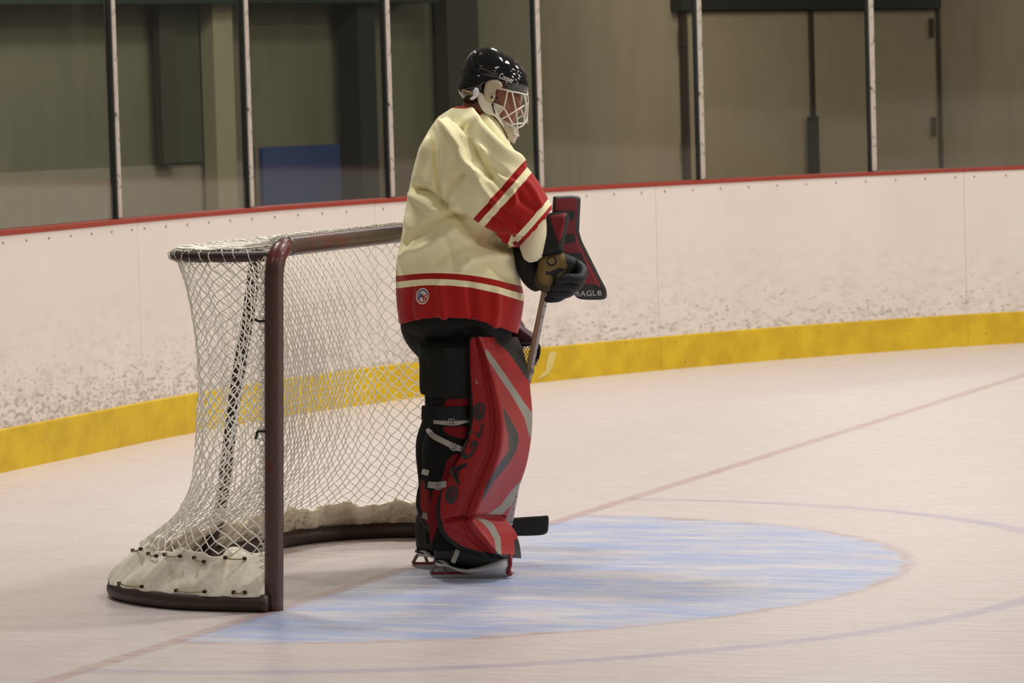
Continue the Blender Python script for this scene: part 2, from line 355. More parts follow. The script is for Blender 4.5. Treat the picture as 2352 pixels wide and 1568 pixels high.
def column(px0, px1, col, label, off=.02, t=.12, z0=-.018, z1=4.0, name='column', cat='column'):
    o = mk(name, *wall_box(wall_pt(px0), wall_pt(px1), z0, z1, t, off), col, smooth=False); return tag(o, label, cat)
CDK = mat('column_dark', (26, 22, 14), .8); CLT = mat('column_light', (150, 140, 112), .8); CMD = mat('column_mid', (58, 52, 38), .8)
column(447, 492, CLT, 'pale vertical column behind the second glass pane', .08)
column(338, 374, CMD, 'narrow dark strip standing for a shaded gap behind the second glass pane', .08, .06, 1.29)  # dark strip added for the shade of a gap in the wall
column(760, 800, CDK, 'broad black column behind the third glass pane', .08, .2)
column(990, 1062, CMD, 'dark brown column behind the goalie helmet', .06)
column(380, 446, mat('recess_shade', (66, 66, 48), .9), 'dark flat panel standing for a shaded recess left of the pale column', .05, .02, 1.29, 2.39, 'wall_panel', 'panel')  # flat sheet, the darkness of a recess put into its colour
BLUE = mat('panel_blue', (44, 62, 106), .6)  # flat blue panel low on the hall wall
o = mk('blue_panel', *wall_box(wall_pt(582), wall_pt(822), .3, 1.37, .03, .045), BLUE, smooth=False); tag(o, 'blue panel low behind the third glass pane', 'panel')
# doors in the right part of the hall wall
FRM = mat('door_frame_dark', (62, 52, 40), .6); DRM = mat('door_paint', (164, 145, 118), .6)
def door(name, a, b, hinge_px, z_h):
    e = tag(empty(name, (0, 0, 0)), kind='structure')
    mk('door_leaf', *wall_box(wall_pt(a), wall_pt(b), .0, 2.32, .04, .02), DRM, e, smooth=False)
    mk('door_frame', *merge(wall_box(wall_pt(b)-wd_*.02, wall_pt(b)+wd_*.03, 0, 2.34, .06, .02), wall_box(wall_pt(a)-wd_*.03, wall_pt(a)+wd_*.0, 0, 2.34, .06, .02)), FRM, e, smooth=False)
    for z in z_h: mk('hinge', *wall_box(wall_pt(hinge_px)-wd_*.022, wall_pt(hinge_px)+wd_*.022, z-.085, z+.085, .03, .062), FRM, e, smooth=False)
door('door_1', 1566, 1850, 1560, (2.12, 1.22)); door('door_2', 1856, 2143, 2127, (2.16, 1.28))
column(1826, 1842, mat('post_black', (30, 30, 26), .6), 'short black post behind the wide glass pane', .12, .05, -.018, 1.42, 'short_post', 'post')
# lobby lamps: weak, behind the glass
for s in (.15, .5, .85):
    p = WA0+(WB0-WA0)*s+wn*2.2; area('lobby_lamp', (p[0], p[1], 3.6), 1.6, .5, 46)

# ---------------------------------------------------------------- goal frame and net
goal = tag(empty('hockey_goal', (0, 0, 0)), 'dark red-brown tubular hockey goal with white net and canvas skirt', 'hockey goal')
FR = mat('goal_paint', (74, 50, 40), .38, var=.35, vscale=30, dirt=((96, 26, 20), 7, .56), coat=.25, bump=.15, bscale=120)
FR2 = mat('goal_paint_inner', (58, 42, 34), .45, var=.3, vscale=25, dirt=((70, 36, 28), 9, .6))
LX = .044; GW = 1.89; GT = 1.25; PR = .0330
cr = .09
pp = [(0, 0, .002), (LX*.5, 0, .6), (LX*.93, 0, GT-cr)]
for a in np.linspace(0, PI/2, 8)[1:]: pp.append((LX, cr-cr*math.cos(a), GT-cr+cr*math.sin(a)))
pp += [(LX, .5, GT), (LX, .945, GT), (LX, 1.4, GT)]
for a in np.linspace(0, PI/2, 8)[:-1]: pp.append((LX, GW-cr+cr*math.sin(a), GT-cr+cr*math.cos(a)))
pp += [(LX*.93, GW, GT-cr), (LX*.5, GW, .6), (0, GW, .002)]
P = resample(pp, 160)
i0 = int(np.argmax(P[:, 2] > GT-.0005)); i1 = len(P)-i0-1
o = mk('goal_post', *tube(P[:i0+1], PR, 20), FR, goal); o = mk('goal_post', *tube(P[i1:], PR, 20), FR, goal)
mk('crossbar', *tube(P[i0:i1+1], PR, 20), FR, goal)
BASE = resample(catmull([(0, -.045, .03), (-.28, -.04, .03), (-.49, .03, .03), (-.69, .18, .03), (-.785, .36, .03), (-.835, .66, .03), (-.84, 1.0, .03), (-.81, 1.3, .03), (-.785, 1.58, .03), (-.735, 1.85, .03), (-.60, 2.04, .03), (-.38, 2.13, .03), (-.15, 2.06, .03), (0, 1.90, .03)], 200), 160)
SHELF = resample(catmull([(LX, .03, 1.222), (-.15, .0, 1.222), (-.33, .06, 1.222), (-.45, .25, 1.222), (-.49, .55, 1.222), (-.49, .945, 1.222), (-.49, 1.34, 1.222), (-.45, 1.64, 1.222), (-.33, 1.83, 1.222), (-.15, 1.89, 1.222), (LX, 1.86, 1.222)], 200), 160)
mk('base_rail', *tube(BASE, .030, 14), FR2, goal); mk('shelf_rail', *tube(SHELF, .019, 12), FR2, goal)
mk('rear_brace', *tube(catmull([(-.485, .99, 1.215), (-.53, 1.0, .98), (-.60, 1.02, .70), (-.665, 1.05, .42), (-.72, 1.08, .2), (-.80, 1.12, .05)], 24), .0235, 12), FR2, goal)
CORD = mat('net_cord', (244, 238, 224), .8, var=.12, vscale=40)
NU, NV = 128, 48
ws = ([0, .10, .216, .33, .45, .563, .69, .81, .91, 1.], [0, -.30, -.52, -.64, -.70, -.62, -.46, -.18, .30, 1.])
def net_node(u, v):
    a = SHELF[int(np.clip(u, 0, 1)*159)]; b = BASE[int(np.clip(u, 0, 1)*159)].copy(); 
    h = np.array([a[0]-b[0], a[1]-b[1]]); h /= np.linalg.norm(h)+1e-6; zb = np.interp(u, [0, .36, .42, 1], [.195, .185, .155, .15]); b = np.array([b[0]+h[0]*.10, b[1]+h[1]*.10, zb])
    w = np.interp(v, *ws); p = a+(b-a)*w; p = np.array([p[0], p[1], a[2]+(b[2]-a[2])*v])
    lean = LX*(p[2]/GT)
    e = min(u, 1-u); k = min(1, e/.10)
    base_post = np.array([lean-.03, (0 if u < .5 else GW)+(.0), p[2]])
    # near the posts hang straight down from the post
    kk = k*k*(3-2*k)
    side = np.array([p[0], p[1], p[2]]); 
    if e < .10:
        side = base_post*(1-kk)+p*kk
        side[2] = p[2]
    return side
nodes = {}
for j in range(NV+1):
    for i in range(NU+1):
        if (i+j) % 2 == 0:
            v = j/NV; u = i/NU+.012*math.sin(v*PI)*math.sin(i/NU*2*PI)
            q = net_node(u, v); am = .0045*math.sin(v*PI) ; nodes[(i, j)] = q+RNG.randn(3)*am*.28+(np.array([.35, 1., 0])*.014*math.sin(v*PI)*math.sin(i*.9+v*7)*max(0, 1-abs(u-.22)/.2))
def strands(nodes, r):
    VV = []; FF = []
    def seg(a, b):
        d = b-a; L = np.linalg.norm(d)
        if L < 1e-5: return
        d /= L; s = np.cross(d, [.31, .2, .93]); s /= np.linalg.norm(s); t = np.cross(d, s); o = len(VV)
        a = a-d*r*.6; b = b+d*r*.6
        for c in (a, b):
            for th in (0, PI/2, PI, 3*PI/2): VV.append(c+r*(math.cos(th)*s+math.sin(th)*t))
        for m in range(4): FF.append((o+m, o+(m+1) % 4, o+4+(m+1) % 4, o+4+m))
    for (i, j), p in nodes.items():
        for di in (-1, 1):
            q = nodes.get((i+di, j+1))
            if q is not None: seg(p, q)
    return VV, FF
mk('net', *strands(nodes, .0025), CORD, goal)
tn = {}
for j in range(15):
    for i in range(0, 81):
        if (i+j) % 2 == 0:
            u = i/80; v = j/14; a = SHELF[int(u*159)]; y = a[1]
            s = np.array([LX-.01, min(max(y, .05), GW-.05), GT+.034]); q = s*(1-v)+(a+[0, 0, .022])*v
            q = q+np.array([0, 0, -.03*math.sin(v*PI)*math.sin(u*PI)+.006*random.random()]); tn[(i, j)] = q
mk('top_net', *strands(tn, .0023), CORD, goal)
# lacing: cord coils round rail, post and crossbar
def coil(P, r, pitch, R, off=(0, 0, 0)):
    P = np.array(P); L = np.sum(np.linalg.norm(np.diff(P, axis=0), axis=1)); n = int(L/pitch*8); Q = resample(P, n)+np.array(off)
    T = np.gradient(Q, axis=0); T /= np.linalg.norm(T, axis=1)[:, None]; out = []
    for i in range(n):
        a = np.array([0, 0, 1.]) if abs(T[i][2]) < .8 else np.array([1., 0, 0]); a = a-T[i]*(a@T[i]); a /= np.linalg.norm(a); b = np.cross(T[i], a); th = i*2*PI/8+.6*math.sin(i*.37)
        rr = R*(1+.25*math.sin(i*1.7)); out.append(Q[i]+rr*(math.cos(th)*a+math.sin(th)*b))
    return tube(out, r, 4)
mk('lacing', *merge(coil(SHELF[4:156], .0019, .045, .0225), coil([(LX*z/GT-.037, -.010, z) for z in np.linspace(.14, 1.19, 20)], .0022, .020, .012),
                    coil([(LX-.008, y, GT+.033) for y in np.linspace(.05, 1.85, 30)], .0022, .026, .008), coil([(LX*z/GT-.036, GW, z) for z in np.linspace(.14, 1.19, 20)], .0016, .02, .009)), CORD, goal)
BT_ = mat('black_tie', (24, 24, 24), .5)
for px, z in ((600, 1.0), (598, .62)):
    c = np.array([LX*z/GT-.04, 0, z]); mk('cable_tie', *tube(catmull([c+[.02, -.02, 0], c+[-.008, -.024, .002], c+[-.016, -.024, .006 if z > .9 else -.016], c+[-.02, -.022, .006 if z > .9 else -.024]], 10), .005, 6), BT_, goal)
# canvas skirt
CANV = mat('skirt_canvas', (242, 236, 216), .75, var=.10, vscale=10, bump=.35, bscale=40, dirt=((214, 204, 178), 14, .62))
def skirt(u0, u1, h0, h1, seed, inward=.0):
    n = int((u1-u0)*260); R = []
    rs = np.random.RandomState(seed); ph = rs.rand(6)*6
    G = []
    for i in range(n+1):
        t = i/n; u = u0+(u1-u0)*t; b = BASE[int(min(max(u, 0), 1)*159)]; a = SHELF[int(min(max(u, 0), 1)*159)]
        d = np.array([a[0]-b[0], a[1]-b[1]]); d /= np.linalg.norm(d)+1e-6
        if u < .07: d = np.array([0., 1.])*.9
        h = h0+(h1-h0)*t; h += .010*math.sin(u*75+ph[0])+.005*math.sin(u*190+ph[1])
        row = []
        for k in range(9):
            v = k/8; out_ = .016*math.sin(v*PI)*math.sin(u*70+ph[2]+v*2)+.006*math.sin(u*160+ph[3])
            ins = .035*v+.085*v**1.6-out_
            row.append((b[0]+d[0]*(ins-.026*(1-v)), b[1]+d[1]*(ins-.026*(1-v)), .052+h*v))
        G.append(row)
    V = [p for r in G for p in r]; F = []
    for i in range(n):
        for k in range(8): F.append((i*9+k, (i+1)*9+k, (i+1)*9+k+1, i*9+k+1))
    return V, F, G
Vs, Fs, SG = skirt(.012, .40, .15, .13, 3)
o = mk('skirt', Vs, Fs, CANV, goal); m = o.modifiers.new('s', 'SOLIDIFY'); m.thickness = .003; subd(o)
Vs, Fs, SG2 = skirt(.40, .985, .12, .10, 9)
FELT = mat('skirt_inner', (232, 222, 196), .95, var=.25, vscale=30, bump=1., bscale=90)
o = mk('skirt', Vs, Fs, FELT, goal); m = o.modifiers.new('s', 'SOLIDIFY'); m.thickness = .012; subd(o, 2)
tx = bpy.data.textures.new('fluff', 'CLOUDS'); tx.noise_scale = .03; m = o.modifiers.new('d', 'DISPLACE'); m.texture = tx; m.strength = .028; m.mid_level = .5
ROPE = mat('lace_rope', (150, 134, 92), .8); GROM = mat('grommet', (58, 50, 36), .4, .7)
rp = []; gr = []
def skirt_pt(px, v):
    q = np.array([r[v] for r in SG]); i = int(np.argmin(np.abs(project(q)[:, 0]-px)+1000*(q[:, 1] > .5))); return q[i]+np.array([-.012, -.014, 0])
for a, b, v in ((285, 340, 1), (411, 484, 1), (551, 578, 1), (312, 334, 7), (352, 372, 7), (388, 420, 7), (455, 482, 7), (524, 566, 7)):
    A = skirt_pt(a, v); B = skirt_pt(b, v); mk('skirt_rope', *tube(catmull([A, (A+B)/2+[0, -.006, -.004], B], 6), .0026, 5), ROPE, goal); 
    for c in (A, B): mk('grommet', *tube([c+[.004, .006, 0], c+[-.002, -.003, 0]], .0065, 8), GROM, goal)

# ================================================================ goalie
RZ = -YAW                                   # local X = image right on the ground, local Y = away from the camera
OX = np.array([.34, 1.04, 0.])
LR = np.array([math.cos(RZ), math.sin(RZ), 0]); LD = np.array([-math.sin(RZ), math.cos(RZ), 0])
def w2l(P):
    d = np.atleast_2d(P)-OX; return np.stack([d@LR, d@LD, d[:, 2]], 1)
def l2w(P):
    P = np.atleast_2d(P); return OX+P[:, :1]*LR+P[:, 1:2]*LD+P[:, 2:]*np.array([0, 0, 1.])
def at(px, py, d=0.):                        # local point on the upright plane Y = d seen at a pixel of the photograph
    r = ray(px, py); t = ((OX-CP)@LD+d)/(r@LD); return w2l(CP+r*t)[0]
def lpx(P): return project(l2w(P))
CL = w2l(CP)[0]; SCL = FPX/np.linalg.norm(CP-OX)
def M(px): return px/SCL
person = tag(empty('person', tuple(OX), RZ), 'goaltender in cream and red jersey, black helmet with white cage, standing before the net', 'person')

def ring_h(L, Rr, b, lift=0., d=0., n=48, pw=2.0, tw=0.):
    """near-horizontal ring through left and right outline pixels; lift raises the near and far side (m)"""
    A = at(L[0], L[1], d); B = at(Rr[0], Rr[1], d); c = (A+B)/2; hv = (B-A)/2; out = []
    for k in range(n):
        th = 2*PI*k/n; cs, sn = math.cos(th), math.sin(th)
        cx = math.copysign(abs(cs)**(2/pw), cs); sy = math.copysign(abs(sn)**(2/pw), sn)
        out.append(c+hv*cx+np.array([0, b*sy, lift*sn*sn+tw*sn]))
    return out
def dens(R, n):
    """spline-interpolate a list of rings to n rings"""
    A = np.array(R); k = A.shape[1]; return list(catmull(A.reshape(len(R), -1), n).reshape(n, k, 3))
def remesh(o, vox, smooth_it=6):
    m = o.modifiers.new('r', 'REMESH'); m.mode = 'VOXEL'; m.voxel_size = vox; m.use_smooth_shade = True
    if smooth_it: s = o.modifiers.new('s', 'SMOOTH'); s.iterations = smooth_it; s.factor = .5
    return bake(o)
def camdot(o):
    """how far each vertex faces the camera"""
    V = verts(o); N = normals(o); d = CL-V; d /= np.linalg.norm(d, axis=1)[:, None]; return (N*d).sum(1)
def folds(o, lines, gain=1.):
    V = verts(o); N = normals(o); Q = lpx(V); f = np.clip(camdot(o)*2.5, 0, 1)
    D = np.zeros(len(V))
    for pts, w, a in lines: D += a*gain*np.exp(-(d_line(Q, catmull(pts, 24))/w)**2)
    V = V+N*(D*f)[:, None]; o.data.vertices.foreach_set('co', V.ravel()); o.data.update()
def layer(o, name, polys, facing=.0, grow=0.):
    V = verts(o); Q = lpx(V); c = camdot(o); s = np.full(len(V), -50.)
    for p in polys: s = np.maximum(s, sd_poly(Q, p))
    s = np.clip(s+grow, -50, 50); s = np.where(c > facing, s, -50); setattrf(o, name, s)
def surf_fn(o):
    me = o.data; b = BVHTree.FromPolygons([v.co.copy() for v in me.vertices], [tuple(p.vertices) for p in me.polygons])
    def f(px, py, lift=.002):
        r = ray(px, py); d = Vector((r@LR, r@LD, r[2])); h, nrm, _, _ = b.ray_cast(Vector(CL), d)
        if h is None: return None
        return np.array(h)-np.array(d)*lift
    return f
def on_surf(sf, pts, lift, fallback=0.):
    out = []; last = None
    for x, y in pts:
        q = sf(x, y, lift)
        if q is None: q = at(x, y, last if last is not None else fallback)
        else: last = q[1]
        out.append(q)
    return np.array(out)
def strip(name, sf, pts, w, t, m, parent, lift=.003, n=14, fallback=0.):
    """flat strap following a pixel path over a surface; w = width (m)"""
    P = on_surf(sf, resample(catmull(pts, 20), n), lift, fallback); T = np.gradient(P, axis=0); T /= np.linalg.norm(T, axis=1)[:, None]
    R = []
    for p, tt in zip(P, T):
        nn = CL-p; nn -= tt*(nn@tt); nn /= np.linalg.norm(nn); s = np.cross(tt, nn)
        R.append([p+s*w/2+nn*t/2, p-s*w/2+nn*t/2, p-s*w/2-nn*t/2, p+s*w/2-nn*t/2])
    v, f = loft(R); o = mk(name, v, f, m, parent, smooth=False); return bevel(o, .0012, 1)
def wordmark():
    V = []; F = []; x = 0
    for ch, w, sy in (('e', .62, 1.33), ('A', .70, 1.), ('G', .76, 1.), ('L', .56, 1.), ('e', .62, 1.33)):
        v, f = text_mesh(ch, 1., bold=.025); v = v.copy(); o = len(V); sx_ = 1.18 if ch == 'e' else 1.
        if ch == 'e': v[:, 1] += .0
        for a in v: V.append((a[0]*sx_+x, a[1]*sy, 0))
        F += [tuple(i+o for i in q) for q in f]; x += w
    return np.array(V), F
def decal(name, s, sf, org, ang, size, m, parent, lift=.0015, sx=1., bold=0., shear=0., path=None, fallback=0.):
    """lettering laid on a surface; org = px of the baseline start, ang in degrees (counter-clockwise), size in px"""
    V, F = wordmark() if s == 'EAGLE' else text_mesh(s, 1., bold=bold); a = math.radians(ang); out = []
    wtot = V[:, 0].max()
    for x, y, _ in V:
        x2 = (x*sx+shear*y)*size; y2 = y*size
        if path is not None:
            Lp = path['L']; t = min(max(x/wtot, 0), 1); X = np.interp(t, Lp, path['P'][:, 0]); Y = np.interp(t, Lp, path['P'][:, 1])
            X2 = np.interp(min(t+.02, 1), Lp, path['P'][:, 0]); Y2 = np.interp(min(t+.02, 1), Lp, path['P'][:, 1]); X1 = np.interp(max(t-.02, 0), Lp, path['P'][:, 0]); Y1 = np.interp(max(t-.02, 0), Lp, path['P'][:, 1])
            tx_, ty_ = X2-X1, Y2-Y1; L_ = math.hypot(tx_, ty_); tx_ /= L_; ty_ /= L_
            out.append((X+ty_*y2, Y-tx_*y2))
        else: out.append((org[0]+x2*math.cos(a)-y2*math.sin(a), org[1]-x2*math.sin(a)-y2*math.cos(a)))
    P = on_surf(sf, out, lift, fallback); return mk(name, P, F, m, parent, smooth=False)

# ---- body (continuous, mostly under the kit)
SKIN = mat('skin', (150, 98, 74), .55, var=.12, vscale=30)
HC = at(1128, 205, .0)                                   # head centre
HF = np.array([.93, -.36, -.10]); HF /= np.linalg.norm(HF); HS = np.cross([0, 0, 1], HF); HS /= np.linalg.norm(HS); HU = np.cross(HF, HS)   # head forward / his left / up
def hp(f, s, u): return HC+HF*f+HS*s+HU*u
hr = []
for u, cf, a, b in ((-.135, .045, .012, .010), (-.128, .050, .040, .030), (-.115, .035, .062, .048), (-.09, .012, .085, .062), (-.055, .006, .095, .070), (-.015, .0, .098, .075), (.03, -.002, .100, .077), (.07, -.006, .094, .072), (.105, -.010, .072, .056), (.125, -.012, .036, .03), (.130, -.012, .008, .008)):
    R = []
    for k in range(28):
        th = 2*PI*k/28; fx = a*math.cos(th); sy = b*math.sin(th)
        if abs(th) < .3 or th > 2*PI-.3:
            if u == -.055: fx += .022
            if u == -.015: fx += .010
            if u == -.09: fx += .006
        if u in (-.015, .03) and .35 < min(th, 2*PI-th) < .75: fx -= .008
        R.append(hp(cf+fx, sy, u))
    hr.append(R)
head = loft(dens(hr, 30))
def limb(pts, rad, flat=1.): return tube(catmull(pts, 26), list(np.interp(np.linspace(0, 1, 26), np.linspace(0, 1, len(rad)), rad)), 16, flat)
neck = limb([at(1092, 330, .0), at(1096, 258, 0), at(1112, 215, 0)], [.05, .058, .058])
trunk = loft(dens([ring_h((1050, 300), (1105, 305), .07, n=32), ring_h((1000, 345), (1140, 350), .13, n=32), ring_h((980, 430), (1145, 430), .14, n=32), ring_h((975, 560), (1145, 560), .13, n=32), ring_h((970, 680), (1130, 680), .12, n=32), ring_h((975, 765), (1090, 765), .09, n=32), ring_h((1005, 820), (1070, 820), .04, n=32)], 30))
armN = limb([at(1080, 330, -.10), at(1130, 440, -.19), at(1190, 505, -.19), at(1235, 515, -.15), at(1262, 580, -.11), at(1266, 630, -.11)], [.045, .045, .042, .036, .024, .022])
armF = limb([at(1095, 320, .16), at(1115, 450, .24), at(1125, 560, .26), at(1150, 670, .24), at(1168, 730, .2), at(1178, 755, .19)], [.07, .06, .050, .045, .034, .024])
legN = limb([at(1030, 760, -.06), at(1033, 880, -.095), at(1042, 985, -.115), at(1030, 1080, -.115), at(1030, 1200, -.115), at(1038, 1255, -.115)], [.062, .060, .055, .050, .036, .034])
legF = limb([at(1050, 760, .11), at(1040, 870, .14), at(1040, 970, .15), at(1010, 1070, .16), at(1004, 1190, .19), at(1000, 1245, .19)], [.062, .060, .055, .048, .030, .026])
def hand(wr, pal, fdir, side, dn):
    """palm with five fingers; fdir finger direction, side across the palm, dn the curl direction"""
    ps = [tube(catmull([wr, (wr+pal)/2, pal], 8), [.028, .036, .034], 10, .62)]
    for k, (o_, L) in enumerate(((-.028, .068), (-.010, .078), (.010, .074), (.028, .058))):
        b = pal+side*o_; ps.append(tube(catmull([b-fdir*.012, b+fdir*L*.45+dn*.006, b+fdir*L*.75+dn*.028, b+fdir*L*.72+dn*.055], 10), [.0095, .009, .0085, .007], 8))
    b = (wr+pal)/2-side*.026; ps.append(tube(catmull([b, b-side*.022+fdir*.02, b-side*.020+fdir*.05+dn*.022], 8), [.012, .010, .008], 8)); return merge(*ps)
hN = hand(at(1268, 632, -.10), at(1275, 652, -.09), np.array([.5, .2, -.6])/.806, np.array([.1, .9, .2])/.93, np.array([-.85, 0, -.3])/.9)
hF = hand(at(1180, 752, .19), at(1186, 768, .18), np.array([.1, .1, -.9])/.91, np.array([0, 1., 0]), np.array([.35, 0, .2])/.92)
body = mk('body', *merge(head, neck, trunk, armN, armF, legN, legF, hN, hF), SKIN, person); remesh(body, .006, 2); body['label'] = 'body in profile, face behind the cage'
HAIR = mat('hair', (46, 32, 24), .8)
mk('hair', *loft(dens([ring_h((1066, 236), (1106, 236), .060, d=.0, n=24), ring_h((1062, 215), (1118, 215), .078, n=24), ring_h((1066, 190), (1140, 195), .084, n=24), ring_h((1080, 160), (1150, 165), .07, n=24)], 12)), HAIR, person)
# eye with brow behind the cage
EYE = mat('eye_white', (210, 200, 190), .3); 
for s in (-1, 1):
    c = hp(.086, s*.032, .006); v, f = tube([c-HF*.006, c+HF*.004, c+HF*.008], [.012, .010, .002], 10); mk('eye', v, f, EYE, person)

# ---- jersey
tr = [((1050, 243), (1112, 250), .070, 0), ((1034, 250), (1126, 258), .10, 0), ((1006, 268), (1148, 280), .19, 0), ((984, 300), (1168, 315), .235, 0), ((962, 340), (1180, 360), .25, 0), ((946, 400), (1188, 420), .255, 0), ((931, 480), (1190, 490), .25, 0),
      ((922, 545), (1188, 550), .245, 0), ((911, 595), (1193, 610), .245, M(8)), ((909, 632), (1199, 656), .245, M(22)), ((909, 646), (1202, 673), .245, M(24)), ((909, 661), (1204, 690), .245, M(26)), ((911, 700), (1199, 728), .24, M(29)), ((917, 746), (1189, 768), .235, M(33)),
      ((923, 744), (1183, 764), .225, M(33)), ((925, 715), (1180, 730), .222, M(30)), ((940, 690), (1160, 700), .15, 0)]
rings = [ring_h(a, b, c, l, n=64, pw=2.15) for a, b, c, l in tr]
vpar = [0, .3, 1, 2, 3, 4, 5, 6, 7, 8, 9, 10, 11, 12, 13, 13.3, 14]
torso = loft(rings)
AX = at(1223, 518, -.2)-at(1138, 443, -.2); AXL = np.linalg.norm(AX); AX = AX/AXL
def sring(px, py, half, b, d, ax=None, n=48):
    c = at(px, py, d); ax = AX if ax is None else ax; p = np.cross([0, -1., 0], ax); p /= np.linalg.norm(p)
    return [c+p*half*math.cos(2*PI*k/n)+np.array([0, 1., 0])*b*math.sin(2*PI*k/n) for k in range(n)]
slN = loft(dens([sring(1015, 295, M(48), .06, -.03), sring(1050, 330, M(92), .12, -.10), sring(1092, 385, M(97), .135, -.165), sring(1138, 443, M(94), .135, -.20), sring(1182, 482, M(83), .12, -.205), sring(1229, 523, M(60), .095, -.195), sring(1226, 520, M(55), .085, -.195), sring(1205, 500, M(50), .07, -.195)], 40))
axd = np.array([.15, 0, -1.]); axd /= np.linalg.norm(axd)
slF = loft(dens([sring(1080, 300, .07, .07, .10, axd), sring(1092, 350, .12, .12, .17, axd), sring(1105, 450, .115, .12, .225, axd), sring(1118, 560, .105, .11, .24, axd), sring(1140, 640, .09, .095, .235, axd), sring(1160, 700, .075, .08, .225, axd)], 24))
CREAM = (244, 235, 188); RED = (166, 23, 17)
JM = mat('jersey_cloth', CREAM, .85, var=.05, vscale=12, bump=.10, bscale=260, layers=[('red', RED), ('dkedge', (116, 18, 14))], spec=.25, sheen=.15)
jersey = mk('jersey', *merge(torso, slN, slF), JM, person); remesh(jersey, .0065, 7)
jersey['label'] = 'loose cream jersey with red bands at sleeve and hem'
V = verts(jersey); Q = lpx(V)
cS = at(1138, 443, -.2); tS = ((V-cS)@AX)/AXL*113.0                       # px along the sleeve
pS = np.cross([0, -1., 0], AX); pS /= np.linalg.norm(pS); lat = np.abs((V-at(1182, 482, -.2))@pS)
tb = BVHTree.FromPolygons([Vector(p) for p in torso[0]], torso[1]); sb = BVHTree.FromPolygons([Vector(p) for p in slN[0]], slN[1]); fb = BVHTree.FromPolygons([Vector(p) for p in slF[0]], slF[1])
hem = np.full(len(V), -50.); slv = np.full(len(V), -50.)
RP = [np.array(r) for r in rings]
RC = RP[9].mean(0); RH = (RP[9][:, 0].max()-RP[9][:, 0].min())/2
TH = np.arctan2((RP[9][:, 1]-RC[1])/.245, (RP[9][:, 0]-RC[0])/RH); ORD = np.argsort(TH); TH = TH[ORD]
TH = np.r_[TH[-1]-2*PI, TH, TH[0]+2*PI]; ORD = np.r_[ORD[-1], ORD, ORD[0]]
def bands(t, segs):                                                       # signed distance to a union of intervals
    return np.max([np.minimum(t-a, b-t) for a, b in segs], axis=0)
sleeve_d = bands(tS, [(0, 15), (31, 99), (113, 200)])
for i, v in enumerate(V):
    q = Vector(v); dt = tb.find_nearest(q)[3]; ds = sb.find_nearest(q)[3]; df = fb.find_nearest(q)[3]
    if (ds < dt-.002 and ds < df) or (ds < .010 and tS[i] > 90 and v[1] < -.17): slv[i] = sleeve_d[i]
    elif df < dt-.004: slv[i] = bands(np.array([Q[i][1]-560]), [(0, 13), (26, 90), (103, 200)])[0]
    else:
        th = math.atan2((v[1]-RC[1])/.245, (v[0]-RC[0])/RH)
        z9, z10, z11 = (float(np.interp(th, TH, RP[q_][ORD, 2])) for q_ in (9, 10, 11))
        s = SCL*max(min(z9-v[2], v[2]-z10), z11-v[2])
        hem[i] = s
    if Q[i][1] < 262 and 1020 < Q[i][0] < 1130: hem[i] = 247.5+(Q[i][0]-1040)*.10-Q[i][1]
setattrf(jersey, 'red', np.maximum(hem, slv)); setattrf(jersey, 'dkedge', np.full(len(V), -50.))
FL = [  # (pixel path, width px, amplitude m): valleys negative, ridges positive
    ([(1040, 262), (1075, 300), (1098, 360), (1128, 400)], 9, -.020), ([(1020, 285), (1050, 330), (1072, 375), (1100, 398)], 8, .014), ([(1098, 250), (1130, 290), (1170, 335)], 8, -.014), ([(1085, 262), (1110, 300), (1160, 350), (1200, 372)], 12, .012),
    ([(995, 300), (997, 360), (1003, 430), (1002, 470)], 7, -.016), ([(1012, 300), (1018, 380), (1030, 450)], 11, .012), ([(1102, 392), (1130, 405), (1165, 440)], 8, -.010), ([(1096, 398), (1108, 430), (1140, 470)], 7, .009), ([(1120, 370), (1150, 392), (1180, 408)], 8, -.009),
    ([(948, 430), (975, 440), (1000, 462), (1018, 478)], 9, -.018), ([(940, 445), (968, 460), (1005, 485), (1040, 478)], 11, .010), ([(1018, 470), (1035, 430), (1058, 402)], 8, -.014), ([(1030, 490), (1065, 515), (1100, 540), (1150, 562), (1185, 560)], 13, -.028),
    ([(928, 560), (975, 525), (1025, 498), (1060, 500)], 9, -.012), ([(925, 590), (985, 565), (1050, 520)], 11, .010), ([(1000, 600), (1060, 570), (1120, 560)], 9, -.008), ([(1060, 610), (1110, 590), (1160, 585)], 10, .009), ([(1020, 540), (1035, 580), (1045, 620)], 9, -.006),
    ([(1090, 600), (1130, 610), (1170, 640)], 9, -.008), ([(935, 500), (950, 540), (945, 590)], 10, .008), ([(1010, 650), (1015, 690), (1020, 730)], 10, .007), ([(1080, 650), (1085, 690), (1090, 735)], 10, -.008), ([(1140, 670), (1140, 710), (1135, 745)], 10, .007), ([(945, 660), (940, 700), (945, 740)], 8, -.006),
    ([(1110, 470), (1150, 480), (1190, 520)], 8, -.007), ([(1120, 500), (1150, 512), (1160, 545)], 7, -.006), ([(1185, 430), (1200, 460), (1230, 480)], 7, -.007), ([(1170, 400), (1185, 430), (1180, 470)], 8, .006), ([(1210, 420), (1225, 440), (1240, 470)], 7, .006),
    ([(985, 320), (965, 370), (955, 420)], 9, .010), ([(1070, 290), (1085, 320), (1110, 350)], 7, .010)]
folds(jersey, FL, 2.1)
sj = surf_fn(jersey)
WH = mat('badge_white', (220, 208, 198), .7); NB = mat('badge_blue', (44, 58, 120), .7); OR = mat('badge_red', (176, 44, 34), .7)
